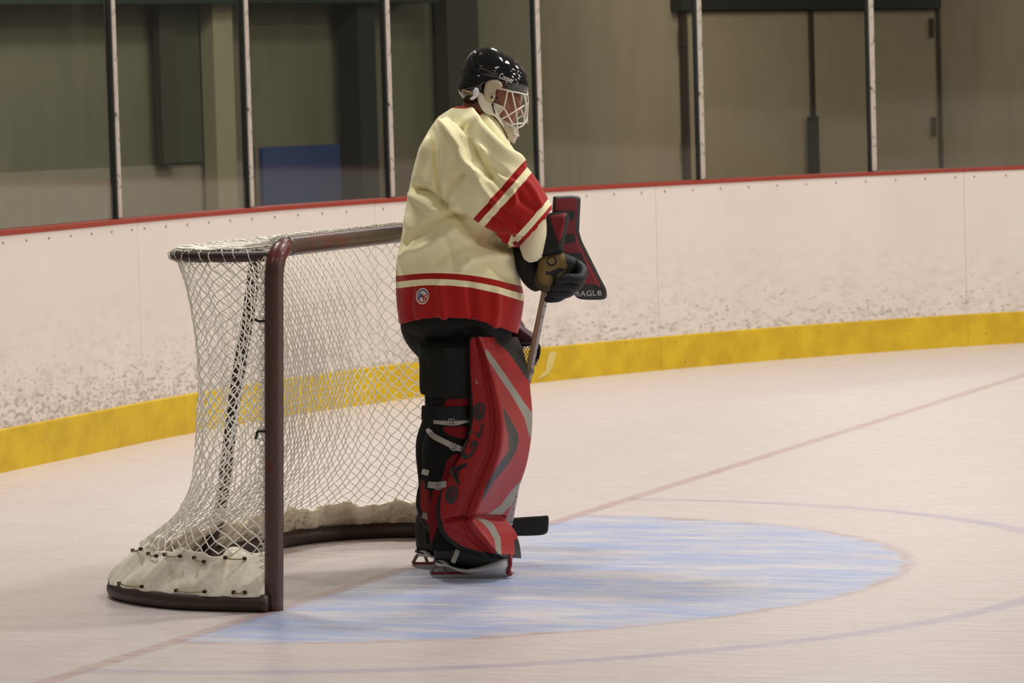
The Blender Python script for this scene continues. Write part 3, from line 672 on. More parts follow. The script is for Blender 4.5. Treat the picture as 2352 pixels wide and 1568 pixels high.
def disc_px(name, sf, c, rx, ry, m, parent, lift, r0=0., a0=0., a1=360., tilt=0.):
    n = 36; pts = []; F = []
    for k in range(n+1):
        th = math.radians(a0+(a1-a0)*k/n)
        for r in (r0, (r0+1)/2, 1.):
            x, y = rx*r*math.cos(th), ry*r*math.sin(th); t = math.radians(tilt); pts.append((c[0]+x*math.cos(t)-y*math.sin(t), c[1]-x*math.sin(t)-y*math.cos(t)))
    for k in range(n):
        for j in range(2): F.append((k*3+j, (k+1)*3+j, (k+1)*3+j+1, k*3+j+1))
    return mk(name, on_surf(sf, pts, lift), F, m, parent)
bd = disc_px('round_badge', sj, (970.5, 680), 15, 19, WH, jersey, .003, tilt=-8); bd['label'] = 'round white badge with blue and red letters'
# badge details merged: blue upper arc, red lower arc, letters
a = disc_px('badge_arc', sj, (970.5, 680), 12.2, 15.6, NB, jersey, .0042, .82, 20, 215, -8); b_ = disc_px('badge_arc', sj, (970.5, 680), 12.2, 15.6, OR, jersey, .0042, .82, 215, 380, -8)
decal('badge_letter', 'A', sj, (961.5, 686), 10, 17, NB, jersey, .0046, bold=.03, shear=.1); decal('badge_letter', 'K', sj, (970.5, 690), 10, 17, OR, jersey, .0048, bold=.03, shear=.1)

# cream under-sleeve and black arm guard below the cuff
us = mk('undersleeve', *loft(dens([sring(1218, 505, M(36), .055, -.17, axd), sring(1221, 540, M(35), .055, -.165, axd), sring(1223, 568, M(28), .05, -.16, axd), sring(1224, 590, M(21), .04, -.155, axd), sring(1225, 601, M(9), .018, -.155, axd)], 18)), mat('cream_cloth', (236, 226, 190), .85, var=.05), person)
BLK = mat('black_nylon', (24, 23, 20), .65, var=.2, vscale=30, bump=.15, bscale=80, spec=.3)
ax2 = at(1226, 650, 0)-at(1205, 560, 0); ax2 /= np.linalg.norm(ax2)
mk('arm_guard', *loft(dens([sring(1198, 520, M(18), .04, -.08, ax2), sring(1206, 560, M(28), .06, -.08, ax2), sring(1212, 600, M(29), .06, -.08, ax2), sring(1222, 635, M(26), .055, -.08, ax2), sring(1231, 658, M(17), .04, -.08, ax2), sring(1234, 668, M(6), .02, -.08, ax2)], 20)), BLK, person)

# ---- pants
def leg_r(d, dx, dy):
    return loft(dens([ring_h((962+dx, 790+dy), (1108+dx, 790+dy), .105, d=d, n=40), ring_h((963+dx, 830+dy), (1100+dx, 830+dy), .108, d=d, n=40), ring_h((963+dx, 880+dy), (1096+dx, 882+dy), .106, d=d, n=40), ring_h((965+dx, 903+dy), (1094+dx, 914+dy), .104, d=d, n=40), ring_h((975+dx, 905+dy), (1086+dx, 912+dy), .09, d=d, n=40), ring_h((985+dx, 880+dy), (1078+dx, 885+dy), .07, d=d, n=40)], 24))
hips = loft(dens([ring_h((935, 680), (1168, 690), .19), ring_h((922, 720), (1172, 730), .21), ring_h((921, 760), (1176, 768), .18), ring_h((938, 795), (1165, 800), .14, d=.02), ring_h((960, 820), (1130, 825), .12, d=.02), ring_h((975, 840), (1110, 840), .15)], 22))
PN = mat('pants_nylon', (22, 22, 17), .75, var=.25, vscale=14, bump=.2, bscale=120, spec=.25)
pants = mk('pants', *merge(hips, leg_r(-.105, 0, 0), leg_r(.13, 12, -14)), PN, person); remesh(pants, .008, 5)
folds(pants, [([(940, 770), (1000, 790), (1060, 780)], 12, -.012), ([(975, 830), (985, 870), (975, 905)], 9, -.008), ([(1020, 800), (1030, 860), (1025, 905)], 12, .010), ([(1050, 770), (1090, 760), (1150, 775)], 10, -.010)])

# ---- socks / calves with the red inner wraps of the pads
SOCK = mat('sock_knit', (24, 23, 20), .9, var=.2, layers=[('wrap', (116, 22, 24))], spec=.2)
def calf(dx, dy, d):
    return loft(dens([ring_h((975+dx, 840+dy), (1100+dx, 840+dy), .09, d=d, n=40), ring_h((984+dx, 890+dy), (1094+dx, 890+dy), .085, d=d, n=40), ring_h((990+dx, 935+dy), (1085+dx, 935+dy), .072, d=d, n=40), ring_h((985+dx, 975+dy), (1085+dx, 975+dy), .075, d=d, n=40), ring_h((971+dx, 1020+dy), (1078+dx, 1020+dy), .08, d=d, n=40), ring_h((969+dx, 1060+dy), (1065+dx, 1060+dy), .078, d=d, n=40), ring_h((974+dx, 1110+dy), (1050+dx, 1110+dy), .07, d=d, n=40),
        ring_h((978+dx, 1160+dy), (1045+dx, 1160+dy), .062, d=d, n=40), ring_h((985+dx, 1210+dy), (1050+dx, 1210+dy), .058, d=d, n=40), ring_h((990+dx, 1262+dy), (1070+dx, 1262+dy), .055, d=d, n=40)], 70))
sN = mk('sock', *calf(0, 0, -.115), SOCK, person)
layer(sN, 'wrap', [[(1018, 934), (1024, 918), (1040, 909), (1062, 906), (1085, 905), (1085, 934)], [(1016, 979), (1085, 979), (1078, 1010), (1060, 1008), (1035, 1000), (1022, 992)], [(1062, 1038), (1042, 1044), (1026, 1060), (1018, 1090), (1012, 1106), (1036, 1106), (1060, 1080), (1075, 1045)],
                   [(973, 1122), (986, 1125), (990, 1160), (994, 1125), (1026, 1120), (1012, 1160), (1008, 1200), (985, 1262), (960, 1262), (965, 1180)]])
sF = mk('sock', *calf(-14, -16, .16), SOCK, person); setattrf(sF, 'wrap', np.full(len(sF.data.vertices), -50.))

# ---- leg pads
PADM = mat('pad_leather', (150, 31, 31), .45, var=.10, vscale=9, bump=.12, bscale=35, layers=[('grey', (138, 134, 122)), ('black', (42, 40, 36)), ('edge', (22, 20, 18)), ('wear', (176, 116, 112))], spec=.32)
prow = [((1078, 770), 1100, (1188, 774)), ((1073, 800), 1112, (1200, 802)), ((1074, 850), 1128, (1211, 850)), ((1077, 900), 1140, (1218, 900)), ((1080, 950), 1149, (1222, 950)), ((1077, 990), 1151, (1221, 990)), ((1066, 1030), 1148, (1216, 1030)), ((1048, 1065), 1138, (1209, 1065)), ((1028, 1100), 1124, (1198, 1100)),
        ((1011, 1135), 1108, (1184, 1135)), ((1004, 1165), 1096, (1173, 1165)), ((1003, 1186), 1088, (1165, 1184)), ((1006, 1200), 1086, (1163, 1194)), ((1010, 1214), 1092, (1172, 1206)), ((1022, 1235), 1106, (1184, 1222)), ((1042, 1253), 1124, (1191, 1243)), ((1066, 1266), 1140, (1195, 1262)), ((1092, 1276), 1152, (1197, 1282))]
def pad_mesh(dx=0., dy=0., dd=0.):
    R = []
    for (xl, yl), xr, (xo, yo) in prow:
        def pt(x, d):
            t = (x-xl)/(xo-xl); return at(x+dx, yl+(yo-yl)*t+dy, d+dd)
        w = xr-xl
        sec = [pt(xl, -.185), pt(xl+.25*w, -.205), pt(xl+.55*w, -.214), pt(xl+.74*w, -.207), pt(xl+.84*w, -.226), pt(xr-1, -.238), pt(xr+7, -.222), pt(xr+11, -.195), pt(xr+(xo-xr)*.45, -.10), pt(xr+(xo-xr)*.8, -.01), pt(xo-1, .035), pt(xo, .055), pt(xo-7, .07), pt((xl+xo)/2+25, .065), pt(xl+50, .03), pt(xl+38, -.03), pt(xl+10, -.12), pt(xl+1, -.17)]
        R.append(catmull(sec, 96, True))
    return loft(dens(R, 150))
padN = mk('leg_pad', *pad_mesh(), PADM, person); padN['label'] = 'near leg pad, red with grey and black stripes'
padF = mk('leg_pad', *pad_mesh(-46, -26, .30), PADM, person); padF['label'] = 'far leg pad, mostly hidden, with grey ankle strap'
GREY = [[(1113, 800), (1122, 806), (1140, 830), (1168, 870), (1205, 925), (1224, 950), (1224, 1010), (1216, 1003), (1205, 960), (1180, 915), (1150, 870), (1130, 840), (1118, 820)], [(1224, 1040), (1200, 1100), (1180, 1120), (1150, 1160), (1115, 1184), (1150, 1184), (1175, 1160), (1195, 1130), (1224, 1060)],
        [(1100, 1191), (1120, 1192), (1135, 1205), (1150, 1235), (1153, 1290), (1142, 1290), (1136, 1240), (1122, 1215)]]
BLKP = [[(1155, 935), (1168, 955), (1188, 990), (1192, 1012), (1186, 1035), (1165, 1070), (1135, 1105), (1112, 1145), (1106, 1150), (1118, 1110), (1140, 1075), (1168, 1035), (1168, 1000), (1160, 970)],
        [(1130, 765), (1195, 765), (1205, 800), (1215, 850), (1222, 878), (1212, 872), (1190, 840), (1165, 806), (1140, 786)]]
EDGE = [[(1070, 760), (1195, 760), (1195, 774), (1100, 774), (1081, 776), (1079, 800), (1080, 850), (1084, 900), (1088, 948), (1085, 975), (1076, 1012), (1062, 1042), (1042, 1070), (1026, 1098), (1014, 1130), (1011, 1165), (1011, 1185), (1020, 1218), (1040, 1240), (1062, 1254), (1090, 1263), (1150, 1273), (1183, 1273), (1181, 1238), (1190, 1238), (1205, 1292), (1090, 1292), (1000, 1230), (990, 1150), (1060, 1020), (1075, 960), (1064, 860), (1064, 770)]]
WEAR = []
def shift(P, dx, dy): return [[(x+dx, y+dy) for x, y in p] for p in P]
for o, dx, dy in ((padN, 0, 0), (padF, -46, -26)):
    layer(o, 'grey', shift(GREY, dx, dy), -.6); layer(o, 'black', shift(BLKP, dx, dy), -.6); layer(o, 'edge', shift(EDGE, dx, dy), -.9); layer(o, 'wear', [], -.9)
folds(padN, [([(1020, 1196), (1060, 1190), (1100, 1188), (1165, 1190)], 5, -.016), ([(1020, 1210), (1060, 1222), (1110, 1262)], 6, -.004), ([(1075, 1192), (1110, 1225), (1128, 1262)], 7, .006), ([(1082, 1190), (1100, 1190)], 5, -.01)])
spn = surf_fn(padN)
DKL = mat('lettering_dark', (44, 40, 36), .6)
ep = resample(catmull([(1046, 1160), (1052, 1118), (1066, 1075), (1090, 1035), (1108, 985), (1113, 925)], 40), 60)
ls = np.linspace(0, 1, 60)
decal('lettering', 'EAGLE', spn, None, 0, 40, DKL, padN, .003, bold=.03, path={'L': ls, 'P': ep})
decal('lettering', 'L', spn, (1092, 880), 0, 14, mat('tag_white', (196, 176, 160), .6), padN, .003)
STR = mat('strap_grey', (158, 152, 138), .5, var=.1); BKL = mat('buckle_chrome', (170, 166, 156), .25, .8)
ssk = surf_fn(sN); spf = surf_fn(padF)
def buckle(sf, c, parent, s=10, ang=0., fb=-.17):
    p = on_surf(sf, [c], .011, fb)[0]; a = math.radians(ang); ax = np.array([math.cos(a), 0, math.sin(a)]); az = np.array([-math.sin(a), 0, math.cos(a)]); w, h = M(s), M(s*.95)
    P = [p+ax*w*x+az*h*z for x, z in ((-.7, -.8), (0, -.85), (.7, -.8), (.75, 0), (.7, .8), (0, .85), (-.7, .8), (-.75, 0))]
    return merge(tube(P, .0022, 6, closed=True), tube([p-az*h*.8, p+az*h*.8], .002, 6), tube([p, p+ax*w*.7], .0016, 6))
for k, (sf, pts, w, bk, fb) in enumerate(((ssk, [(996, 966), (1020, 969), (1048, 970), (1078, 964), (1086, 985)], M(13), (1037, 969, 0), -.19), (ssk, [(983, 984), (994, 1000), (1020, 1014), (1045, 1026), (1066, 1033)], M(13), (1042, 1026, -24), -.19), (ssk, [(983, 1112), (1000, 1114), (1026, 1111)], M(15), (1007, 1116, 0), -.18), (spf, [(970, 1182), (984, 1187), (1002, 1194), (1010, 1215)], M(14), None, .1), (ssk, [(969, 1082), (984, 1086)], M(13), None, -.12))):
    s = strip('strap', sf, pts, w, .004, STR, padN if sf is ssk else padF, .006, fallback=fb)
    if bk: mk('buckle', *buckle(sf, bk[:2], s, 9, bk[2], fb), BKL, s)
strip('knee_strap', ssk, [(968, 947), (990, 948), (1030, 950), (1078, 948)], M(32), .006, BLK, padN, .006, fallback=-.15)
strip('toe_strap', surf_fn(padN), [(1052, 1262), (1047, 1275), (1040, 1292)], M(11), .004, STR, padN, .004, fallback=-.17)

# ---- skates
BOOT = mat('boot_black', (20, 19, 17), .45, var=.2); COWL = mat('cowling_white', (214, 208, 202), .35, var=.08); HOLD = mat('holder_red', (128, 22, 26), .4); STEEL = mat('blade_steel', (170, 168, 164), .3, .8)
def skate_parts():
    bt = []
    for x, z0, z1, w in ((-.125, .070, .185, .012), (-.12, .062, .20, .030), (-.095, .056, .215, .040), (-.05, .048, .215, .042), (-.01, .036, .19, .040), (.03, .034, .15, .041), (.08, .040, .118, .044), (.115, .048, .10, .040), (.14, .055, .085, .024), (.148, .060, .078, .010)):
        c = (z0+z1)/2; h = (z1-z0)/2; bt.append([np.array([x, w*math.cos(2*PI*k/24), c+h*math.sin(2*PI*k/24)]) for k in range(24)])
    cw = []
    for x, zt, w, z0 in ((-.125, .058, .006, .048), (-.115, .070, .018, .044), (-.09, .070, .034, .042), (-.065, .056, .038, .038), (-.03, .042, .040, .022), (.02, .040, .042, .015), (.06, .050, .047, .014), (.10, .066, .048, .014), (.135, .078, .042, .015), (.156, .074, .022, .022)):
        cw.append([np.array([x, w*math.copysign(abs(math.cos(t))**.6, math.cos(t))*(1.0 if math.sin(t) > 0 else .55), (z0+zt)/2+(zt-z0)/2*math.copysign(abs(math.sin(t))**.7, math.sin(t))]) for t in np.linspace(0, 2*PI, 24, endpoint=False)])
    bl = loft([[(x, y, z) for x, z in ((-.145, .008), (-.13, .001), (.14, .001), (.16, .009), (.158, .014), (-.143, .014))] for y in (-.0022, .0022)])
    hd = merge(tube(catmull([(-.142, 0, .017), (-.05, 0, .018), (.05, 0, .020), (.155, 0, .020)], 14), .0055, 8), tube([(.152, -.012, .016), (.158, -.014, .024)], .012, 8), tube([(.150, -.018, .02), (.160, -.022, .05), (.163, -.02, .09)], .0075, 8), tube([(-.142, 0, .016), (-.139, 0, .022)], .006, 8))
    sole = loft(dens([[np.array([x, w*math.cos(t), z+.006*math.sin(t)]) for t in np.linspace(0, 2*PI, 16, endpoint=False)] for x, w, z in ((-.128, .02, .064), (-.09, .036, .058), (0, .034, .036), (.08, .040, .036), (.13, .026, .05))], 14))
    return [('boot', loft(dens(bt, 34)), BOOT), ('cowling', loft(dens(cw, 30)), COWL), ('holder', hd, HOLD), ('heel_post', merge(tube([(-.142, 0, .018), (-.13, 0, .04), (-.112, 0, .062)], .0065, 8), tube([(-.085, 0, .017), (-.098, 0, .055)], .006, 8)), mat('heel_grey', (120, 112, 106), .5)), ('blade', bl, STEEL), ('sole', sole, BOOT)]
def skate(c, ang, label):
    e = empty('skate', tuple(c), ang); e.parent = person; e['label'] = label
    for n_, (v, f), m in skate_parts(): mk(n_, v, f, m, e, smooth=n_ != 'blade')
    return e
def gl_(px, py): return w2l(ground(px, py))[0]
a, b = gl_(987, 1327), gl_(1168, 1327); skate((a+b)/2, math.atan2(*(b-a)[1::-1])-.0, 'near skate with white cowling and red holder')
a2 = gl_(947, 1304); dirv = (b-a)/np.linalg.norm(b-a); skate(a2+dirv*.145, math.atan2(*(b-a)[1::-1]), 'far skate, only its heel showing')

# ---- helmet with cage
HB_ = mat('helmet_shell', (13, 13, 12), .12, var=.05, spec=.6, coat=.6)
hrw = [((1066, 229), (1200, 222), .098, .018), ((1050, 204), (1212, 213), .106, .012), ((1056, 180), (1214, 192), .110, 0), ((1061, 158), (1207, 168), .108, 0), ((1069, 139), (1194, 149), .098, 0), ((1082, 122), (1174, 132), .078, 0), ((1098, 112), (1152, 118), .050, 0), ((1112, 108), (1137, 110), .022, 0), ((1122, 107), (1128, 107), .003, 0)]
helmet = mk('helmet', *loft(dens([ring_h(a, b, c, l, n=72, pw=2.2) for a, b, c, l in hrw], 60), (False, True)), HB_, person)
helmet['label'] = 'glossy black hockey helmet'
V = verts(helmet); Q = lpx(V); N = normals(helmet)
# open the face: drop faces under the brim line on both sides
def brim_y(x): return np.interp(x, [1050, 1068, 1090, 1108, 1114, 1150, 1165, 1185, 1212], [205, 230, 228, 215, 192, 190, 208, 212, 219])
rel = V-HC; fwd = rel@HF
bm = bmesh.new(); bm.from_mesh(helmet.data); bm.verts.ensure_lookup_table()
kill = [v for v in bm.verts if Q[v.index][1] > brim_y(Q[v.index][0])+0 and Q[v.index][0] > 1100]
bmesh.ops.delete(bm, geom=kill, context='VERTS'); bm.to_mesh(helmet.data); bm.free()
folds(helmet, [([(1066, 165), (1085, 168), (1120, 176), (1150, 182)], 3.0, -.004), ([(1095, 118), (1088, 135), (1098, 150), (1125, 160), (1140, 165)], 4, .006), ([(1158, 120), (1162, 145), (1160, 165)], 3, -.003), ([(1135, 160), (1175, 165), (1208, 176)], 3, -.002), ([(1080, 125), (1085, 150), (1110, 162)], 4, -.003)])
m = helmet.modifiers.new('s', 'SOLIDIFY'); m.thickness = .006; m.offset = -1
sh = surf_fn(helmet)
decal('lettering', 'Cooper', sh, (1145, 179), -21, 19, mat('decal_white', (216, 214, 206), .4), helmet, .002, sx=.58, bold=.02, shear=.0, fallback=-.1)
for px, py in ((1184, 141), (1196, 168), (1181, 161), (1189, 190)):  # small bright discs on the front of the shell
    p = on_surf(sh, [(px, py)], .0005)[0]; mk('shell_dot', *tube([p, p+(CL-p)/np.linalg.norm(CL-p)*.002], .003, 8), BKL, helmet)
p0 = at(1052, 204, 0); mk('rear_trim', *tube(catmull([at(1063, 168, -.01), at(1056, 185, -.01), at(1050, 198, -.01), at(1052, 212, -.01)], 10), .004, 8), mat('trim_grey', (90, 92, 84), .35), helmet)
# cage on an ellipse round the face
CG = mat('cage_wire', (226, 220, 208), .35, var=.05, coat=.3)
CA, CB = .128, .098; CC = at(1134, 240, .0)
def cage_pt(px, py, near=True):
    x = at(px, py, 0)[0]-CC[0]; best = None
    for k in range(-10, 110):
        ph = math.radians(k); q = HFh*CA*math.cos(ph)-HSh*CB*math.sin(ph)
        e = abs(q[0]-x)
        if best is None or e < best[0]: best = (e, q[1], ph)
    p = at(px, py, CC[1]+best[1]); return p
HFh = np.array([HF[0], HF[1], 0]); HFh /= np.linalg.norm(HFh); HSh = np.array([-HFh[1], HFh[0], 0])
def mirror(p):
    r = p-CC; s = r@HSh; return p-2*s*HSh
wires = [[(1137, 201), (1150, 204), (1166, 207)], [(1175, 210), (1192, 213), (1204, 216), (1211, 218)], [(1137, 201), (1135, 215), (1132, 233)], [(1166, 207), (1162, 228), (1157, 248)], [(1176, 211), (1180, 230), (1185, 252), (1189, 284)], [(1203, 216), (1206, 228), (1208, 240), (1206, 260), (1203, 283)],
         [(1211, 218), (1213, 231), (1212, 245), (1210, 271), (1202, 287), (1189, 294)], [(1211, 238), (1187, 253), (1164, 267), (1150, 274)], [(1133, 237), (1145, 242), (1157, 248), (1167, 265), (1177, 283)], [(1157, 248), (1148, 258), (1142, 267)], [(1172, 287), (1188, 284), (1203, 283)], [(1189, 283), (1187, 293)], [(1166, 207), (1175, 210)], [(1189, 294), (1182, 305), (1192, 312)]]
cage = empty('face_cage', (0, 0, 0)); cage.parent = helmet; cage['label'] = 'white wire face cage'
for k, w in enumerate(wires):
    for mir in (False, True):
        P = [cage_pt(*q) for q in w]; P = [mirror(p) for p in P] if mir else P
        if mir and k in (5, 6, 10, 11, 13): continue
        o = mk('cage_bar', *tube(catmull(P, 12), .0030, 8), CG, cage)
def plate(name, poly, d0, th, m, parent, fn=None, lift=0., subdiv=0):
    """rounded plate from a pixel outline; fn gives each vertex its depth"""
    n = len(poly); c = np.mean(poly, axis=0); A = []; B = []
    lv = 4; V = []; F = []
    for sgn in (0, 1):
        for r in range(lv+1):
            t = (r+1)/(lv+1) if r < lv else 1.
            t = math.sin((r/lv)*PI/2) if r else .0
            for q in poly:
                x, y = c+(np.array(q)-c)*(t if r else .02); d = fn(x, y) if fn else d0
                bulge = th/2*math.sqrt(max(0, 1-t**6)); V.append(at(x, y, d+(bulge if sgn else -bulge)))
    N_ = lv+1
    for sgn in (0, 1):
        for r in range(lv):
            for j in range(n):
                a = (sgn*N_+r)*n+j; b = (sgn*N_+r)*n+(j+1) % n; q = (a, b, b+n, a+n); F.append(q if sgn == 0 else q[::-1])
        F.append(tuple((sgn*N_)*n+j for j in range(n)))
    for j in range(n):
        a = lv*n+j; b = lv*n+(j+1) % n; F.append((a, b, b+N_*n, a+N_*n))
    return mk(name, V, F, m, parent)
BEI = mat('ear_guard_beige', (186, 172, 146), .5)
def smooth_poly(p, n=40): return catmull(p, n, True)
hd_d = lambda x, y: cage_pt(x, y)[1]
eg = plate('ear_guard', smooth_poly([(1112, 205), (1118, 188), (1134, 183), (1150, 188), (1153, 200), (1140, 206), (1137, 225), (1126, 236), (1114, 226)]), -.11, .012, BEI, helmet)
sp_ = plate('side_plate', smooth_poly([(1096, 212), (1104, 212), (1122, 228), (1132, 240), (1148, 268), (1158, 290), (1150, 284), (1136, 268), (1118, 262), (1106, 250), (1098, 232)]), -.105, .010, CG, cage)
chin = plate('chin_cup', smooth_poly([(1140, 264), (1150, 270), (1168, 280), (1186, 294), (1192, 306), (1186, 320), (1180, 330), (1168, 318), (1158, 300), (1144, 280)]), -.05, .05, mat('chin_clear', (190, 180, 168), .3, var=.3, vscale=50), cage)
plate('cheek_plate', smooth_poly([(1133, 237), (1142, 240), (1156, 247), (1150, 256), (1142, 266), (1136, 256)]), -.098, .006, CG, cage)
plate('strap_clip', smooth_poly([(1087, 208), (1094, 201), (1100, 206), (1099, 216), (1094, 224), (1084, 230), (1079, 226), (1087, 219)]), -.118, .014, mat('clip_white', (224, 222, 228), .4), helmet)
mk('neck_strap', *tube(catmull([at(1053, 203, -.02), at(1068, 208, -.075), at(1082, 214, -.105), at(1092, 219, -.117)], 12), .0035, 8), mat('elastic_tan', (150, 124, 74), .7), helmet)
mk('cheek_strap', *tube(catmull([at(1130, 238, -.113), at(1134, 252, -.113), at(1140, 272, -.10)], 10), .0026, 6), BLK, helmet)
mk('ear_slot', *merge(*[tube([at(x, y, -.125), at(x+1, y+5, -.125)], .0042, 6) for x, y in ((1140, 210), (1141, 222), (1129, 221))]), BLK, eg)

# ---- blocker and its glove
BLM = mat('blocker_leather', (118, 20, 34), .42, var=.12, layers=[('black', (26, 25, 24)), ('edge', (16, 15, 14)), ('rim_glint', (150, 52, 54))], bump=.1, bscale=60)
bp_ = [(1270, 458), (1273, 451), (1300, 448.5), (1318, 448), (1331, 452), (1333.5, 462), (1332, 490), (1329, 520), (1335, 548), (1346, 572), (1362, 604), (1380, 640), (1391, 661), (1394, 676), (1391, 685), (1380, 688), (1345, 688), (1328, 685), (1318, 676), (1308, 660), (1290, 640), (1275, 600), (1268, 540), (1268, 490)]
bfn = lambda x, y: -.055+.0006*(x-1300)+.00010*(y-560)
# dense grid plate so the colour borders stay crisp
def grid_plate(name, poly, th, m, parent, fn, st=2.0, rim=7.):
    poly = np.array(smooth_poly(poly, 120)); lo = poly.min(0)-st; hi = poly.max(0)+st
    # rings shrinking toward the inside of the outline
    c = poly.mean(0); lv = 26; V = []; F = []; n = len(poly)
    T = [1-(1-k/lv)**1.0 for k in range(lv+1)]
    for sgn in (-1, 1):
        for t in T:
            P = c+(poly-c)*max(t, .01); sd = np.clip(sd_poly(P, poly), 0, rim)/rim if t < 1 else np.zeros(n)
            for q, s in zip(P, sd): V.append(at(q[0], q[1], fn(q[0], q[1])+sgn*th/2*math.sqrt(max(0., 1-(1-s)**2)) ))
    N_ = lv+1
    for si_, sgn in enumerate((-1, 1)):
        for r in range(lv):
            for j in range(n):
                a = (si_*N_+r)*n+j; b = (si_*N_+r)*n+(j+1) % n; q = (a, b, b+n, a+n); F.append(q if sgn < 0 else q[::-1])
        F.append(tuple(si_*N_*n+j for j in range(n)))
    for j in range(n):
        a = lv*n+j; b = lv*n+(j+1) % n; F.append((a, b, b+N_*n, a+N_*n))
    return mk(name, V, F, m, parent)
blocker = grid_plate('blocker', bp_, .032, BLM, person, bfn); blocker['label'] = 'maroon blocker pad with black edging on the near hand'
V = verts(blocker); Q = lpx(V)
ed = 7.-sd_poly(Q, smooth_poly(bp_, 120)); setattrf(blocker, 'edge', np.clip(ed, -50, 50)*1.)
layer(blocker, 'black', [[(1240, 484), (1322, 484), (1318, 506), (1302, 506), (1300, 520), (1240, 600)], [(1290, 538), (1318, 536), (1326, 556), (1300, 560), (1284, 560)], [(1296, 582), (1336, 580), (1348, 612), (1310, 620)], [(1300, 650), (1400, 655), (1400, 700), (1300, 700)]], -2)
s = np.minimum(sd_poly(Q, smooth_poly(bp_, 120))-9, 14-sd_poly(Q, smooth_poly(bp_, 120))); s = np.where((Q[:, 0] > 1322-0*Q[:, 1]) & (Q[:, 1] < 660), s, -50); setattrf(blocker, 'rim_glint', s)  # highlight inside the rim, painted as a lighter red line
sbk = surf_fn(blocker)
decal('lettering', 'EAGLE', sbk, (1321, 681), 3, 18, mat('letter_silver', (168, 164, 160), .5), blocker, .002, sx=1.06, bold=.025, fallback=-.06)
GLV = mat('glove_black', (25, 25, 23), .6, var=.25, vscale=30, bump=.2, bscale=70, layers=[('tan', (112, 92, 44)), ('redtri', (120, 22, 34))], spec=.35)
glove = empty('blocker_glove', (0, 0, 0)); glove.parent = person; glove['label'] = 'black glove with tan palm gripping the stick'
cuff = grid_plate('glove_cuff', [(1241, 500), (1254, 492), (1275, 487), (1303, 489), (1306, 510), (1300, 535), (1296, 560), (1292, 580), (1262, 588), (1243, 586), (1240, 560), (1236, 530), (1236, 518)], .095, GLV, glove, lambda x, y: -.125, rim=16.)
layer(cuff, 'redtri', [[(1262, 495), (1300, 489), (1298, 510), (1294, 535), (1285, 556), (1278, 545), (1268, 515)]], -2); layer(cuff, 'tan', [], -2)
palm = grid_plate('palm', [(1242, 592), (1258, 584), (1285, 578), (1300, 582), (1320, 590), (1334, 600), (1334, 618), (1318, 640), (1300, 652), (1275, 668), (1258, 672), (1246, 664), (1236, 645), (1234, 618)], .07, GLV, glove, lambda x, y: -.12+.0006*(x-1270), rim=18.)
layer(palm, 'tan', [[(1235, 588), (1258, 584), (1290, 575), (1297, 590), (1303, 610), (1298, 618), (1285, 614), (1262, 624), (1255, 622), (1252, 632), (1246, 650), (1240, 660), (1232, 640), (1232, 610)], [(1250, 632), (1262, 630), (1270, 637), (1268, 660), (1252, 665), (1246, 655)], [(1276, 640), (1284, 628), (1304, 618), (1290, 630), (1280, 648)]], -2)
tt = verts(palm); qq = lpx(tt); rr = 12-np.hypot(qq[:, 0]-1267, (qq[:, 1]-600)); r2 = 8-np.hypot(qq[:, 0]-1266.5, qq[:, 1]-599)
av = np.empty(len(tt), np.float32); palm.data.attributes['tan'].data.foreach_get('value', av); av = np.minimum(av, -rr); av = np.maximum(av, r2); palm.data.attributes['tan'].data.foreach_set('value', av); setattrf(palm, 'redtri', np.full(len(tt), -50.))
GL2 = mat('glove_finger', (27, 27, 26), .55, var=.3, vscale=25, bump=.25, bscale=60, spec=.4)
for k, (P, r) in enumerate((([(1322, 606, -.10), (1338, 622, -.13), (1330, 640, -.165), (1300, 640, -.17), (1276, 650, -.165)], .020), ([(1316, 622, -.09), (1332, 640, -.12), (1320, 658, -.155), (1290, 658, -.16), (1266, 664, -.155)], .020),
                           ([(1306, 636, -.08), (1318, 656, -.11), (1304, 672, -.145), (1278, 674, -.15), (1258, 676, -.14)], .019), ([(1292, 648, -.07), (1300, 668, -.10), (1286, 682, -.13), (1266, 686, -.13), (1253, 688, -.12)], .016))):
    mk('finger', *tube(catmull([at(*q) for q in P], 22), [r, r*1.05, r, r*.98, r*.9, r*.55], 14), GL2, glove)
mk('thumb', *tube(catmull([at(1246, 610, -.10), at(1238, 632, -.125), at(1240, 652, -.14), at(1254, 662, -.15), at(1266, 660, -.155)], 18), [.019, .019, .018, .016, .009], 14), mat('glove_thumb', (60, 48, 26), .6), glove)

# ---- catching glove (far hand)
catcher = empty('catching_glove', (0, 0, 0)); catcher.parent = person; catcher['label'] = 'maroon catching glove with laced pocket on the far hand'
mk('wrist_cuff', *loft(dens([sring(1166, 722, M(22), .05, .2, axd), sring(1176, 742, M(24), .055, .2, axd), sring(1186, 764, M(24), .055, .19, axd), sring(1190, 776, M(20), .045, .18, axd)], 12)), mat('catcher_maroon', (64, 16, 30), .5, var=.2), catcher)
MAR = mat('catcher_maroon', (64, 16, 30), .5, var=.2)
grid_plate('glove_cuff', [(1182, 742), (1196, 744), (1212, 756), (1226, 766), (1236, 776), (1234, 790), (1215, 792), (1192, 790), (1180, 780), (1176, 760)], .09, MAR, catcher, lambda x, y: .17, rim=14.)
rim_p = [at(*q) for q in ((1186, 786, .14), (1206, 792, .12), (1226, 788, .13), (1237, 794, .17), (1237, 812, .18), (1230, 832, .18), (1214, 846, .18), (1196, 842, .17), (1186, 820, .16))]
mk('pocket_rim', *tube(catmull(rim_p, 40, True), .0065, 10, closed=True), BLK, catcher)
pn = {}
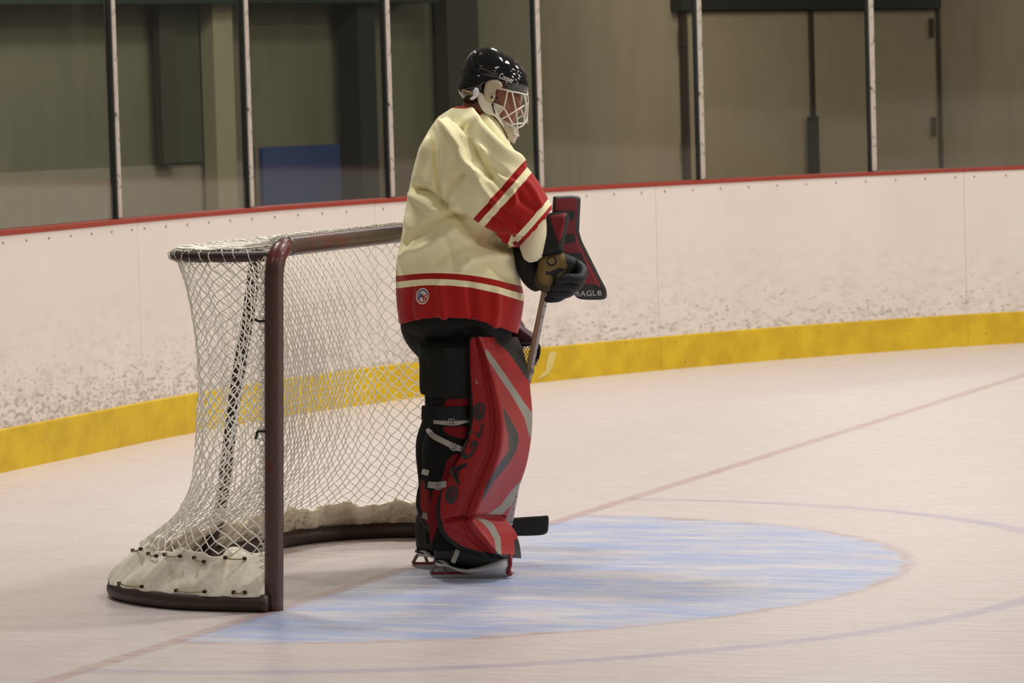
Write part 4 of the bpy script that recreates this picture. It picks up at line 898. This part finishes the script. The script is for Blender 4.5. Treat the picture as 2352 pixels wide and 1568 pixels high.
for j in range(11):
    for i in range(15):
        if (i+j) % 2 == 0: pn[(i, j)] = at(1188+i*3.4, 786+j*5.4, .15+.03*math.sin(j/10*PI)+.02*math.sin(i/14*PI))
pv, pf = strands(pn, .0017); mk('pocket_lace', pv, pf, mat('lace_tan', (214, 196, 140), .7), catcher)
grid_plate('pocket_side', [(1180, 812), (1196, 828), (1214, 842), (1226, 846), (1222, 862), (1200, 858), (1180, 840)], .05, BLK, catcher, lambda x, y: .17, rim=8.)

# ---- stick (held, so a thing of its own)
stick = tag(empty('hockey_stick', tuple(OX), RZ), 'wooden goalie stick with white side print and black blade, held upright by the goalie', 'hockey stick')
WOOD = mat('stick_wood', (150, 122, 84), .5, var=.15, vscale=20); SW = mat('stick_print', (206, 200, 194), .45, dirt=((96, 104, 116), 55, .55)); TAPE = mat('stick_tape', (34, 34, 31), .8, var=.2, bump=.3, bscale=90)
A = at(1260, 632, -.135); B = at(1208, 888, .115); C = at(1150, 1200, .36)
def bar(P, w, t, W2=None):
    P = np.array(P); R = []
    for i, p in enumerate(P):
        T = P[min(i+1, len(P)-1)]-P[max(i-1, 0)]; T /= np.linalg.norm(T); s = np.cross(T, [0, 1., 0]); s /= np.linalg.norm(s); nn = np.cross(T, s); ww = w if np.isscalar(w) else w[i]
        R.append([p+s*ww/2+nn*t/2, p-s*ww/2+nn*t/2, p-s*ww/2-nn*t/2, p+s*ww/2-nn*t/2])
    return loft(R)
T_ = (B-A)/np.linalg.norm(B-A); sdir = np.cross(T_, [0, 1., 0]); sdir /= np.linalg.norm(sdir)
sh_ = mk('shaft', *bar([A, B, (B+C)/2], .027, .021), WOOD, stick, smooth=False); bevel(sh_, .004)
if sdir[0] > 0: sdir = -sdir
mk('side_print', *bar([A+T_*.07-sdir*.0088-np.array([0, .0112, 0]), B-sdir*.0088-np.array([0, .0112, 0])], .0105, .002), SW, sh_, smooth=False)
bevel(mk('paddle', *bar([B+(C-B)*.22, B+(C-B)*.30, C], [.03, .085, .09], .022), SW, stick, smooth=False), .004)
grid_plate('blade', [(1132, 1192), (1160, 1190), (1200, 1187), (1240, 1184.5), (1257, 1183.5), (1260.5, 1190), (1260, 1208), (1258, 1220), (1250, 1227), (1230, 1229.5), (1190, 1230.5), (1150, 1230), (1130, 1226)], .016, TAPE, stick, lambda x, y: .36, rim=4.)
mk('butt_tape', *tube([at(1262, 622, -.13), at(1259, 640, -.128)], .015, 10), TAPE, stick)
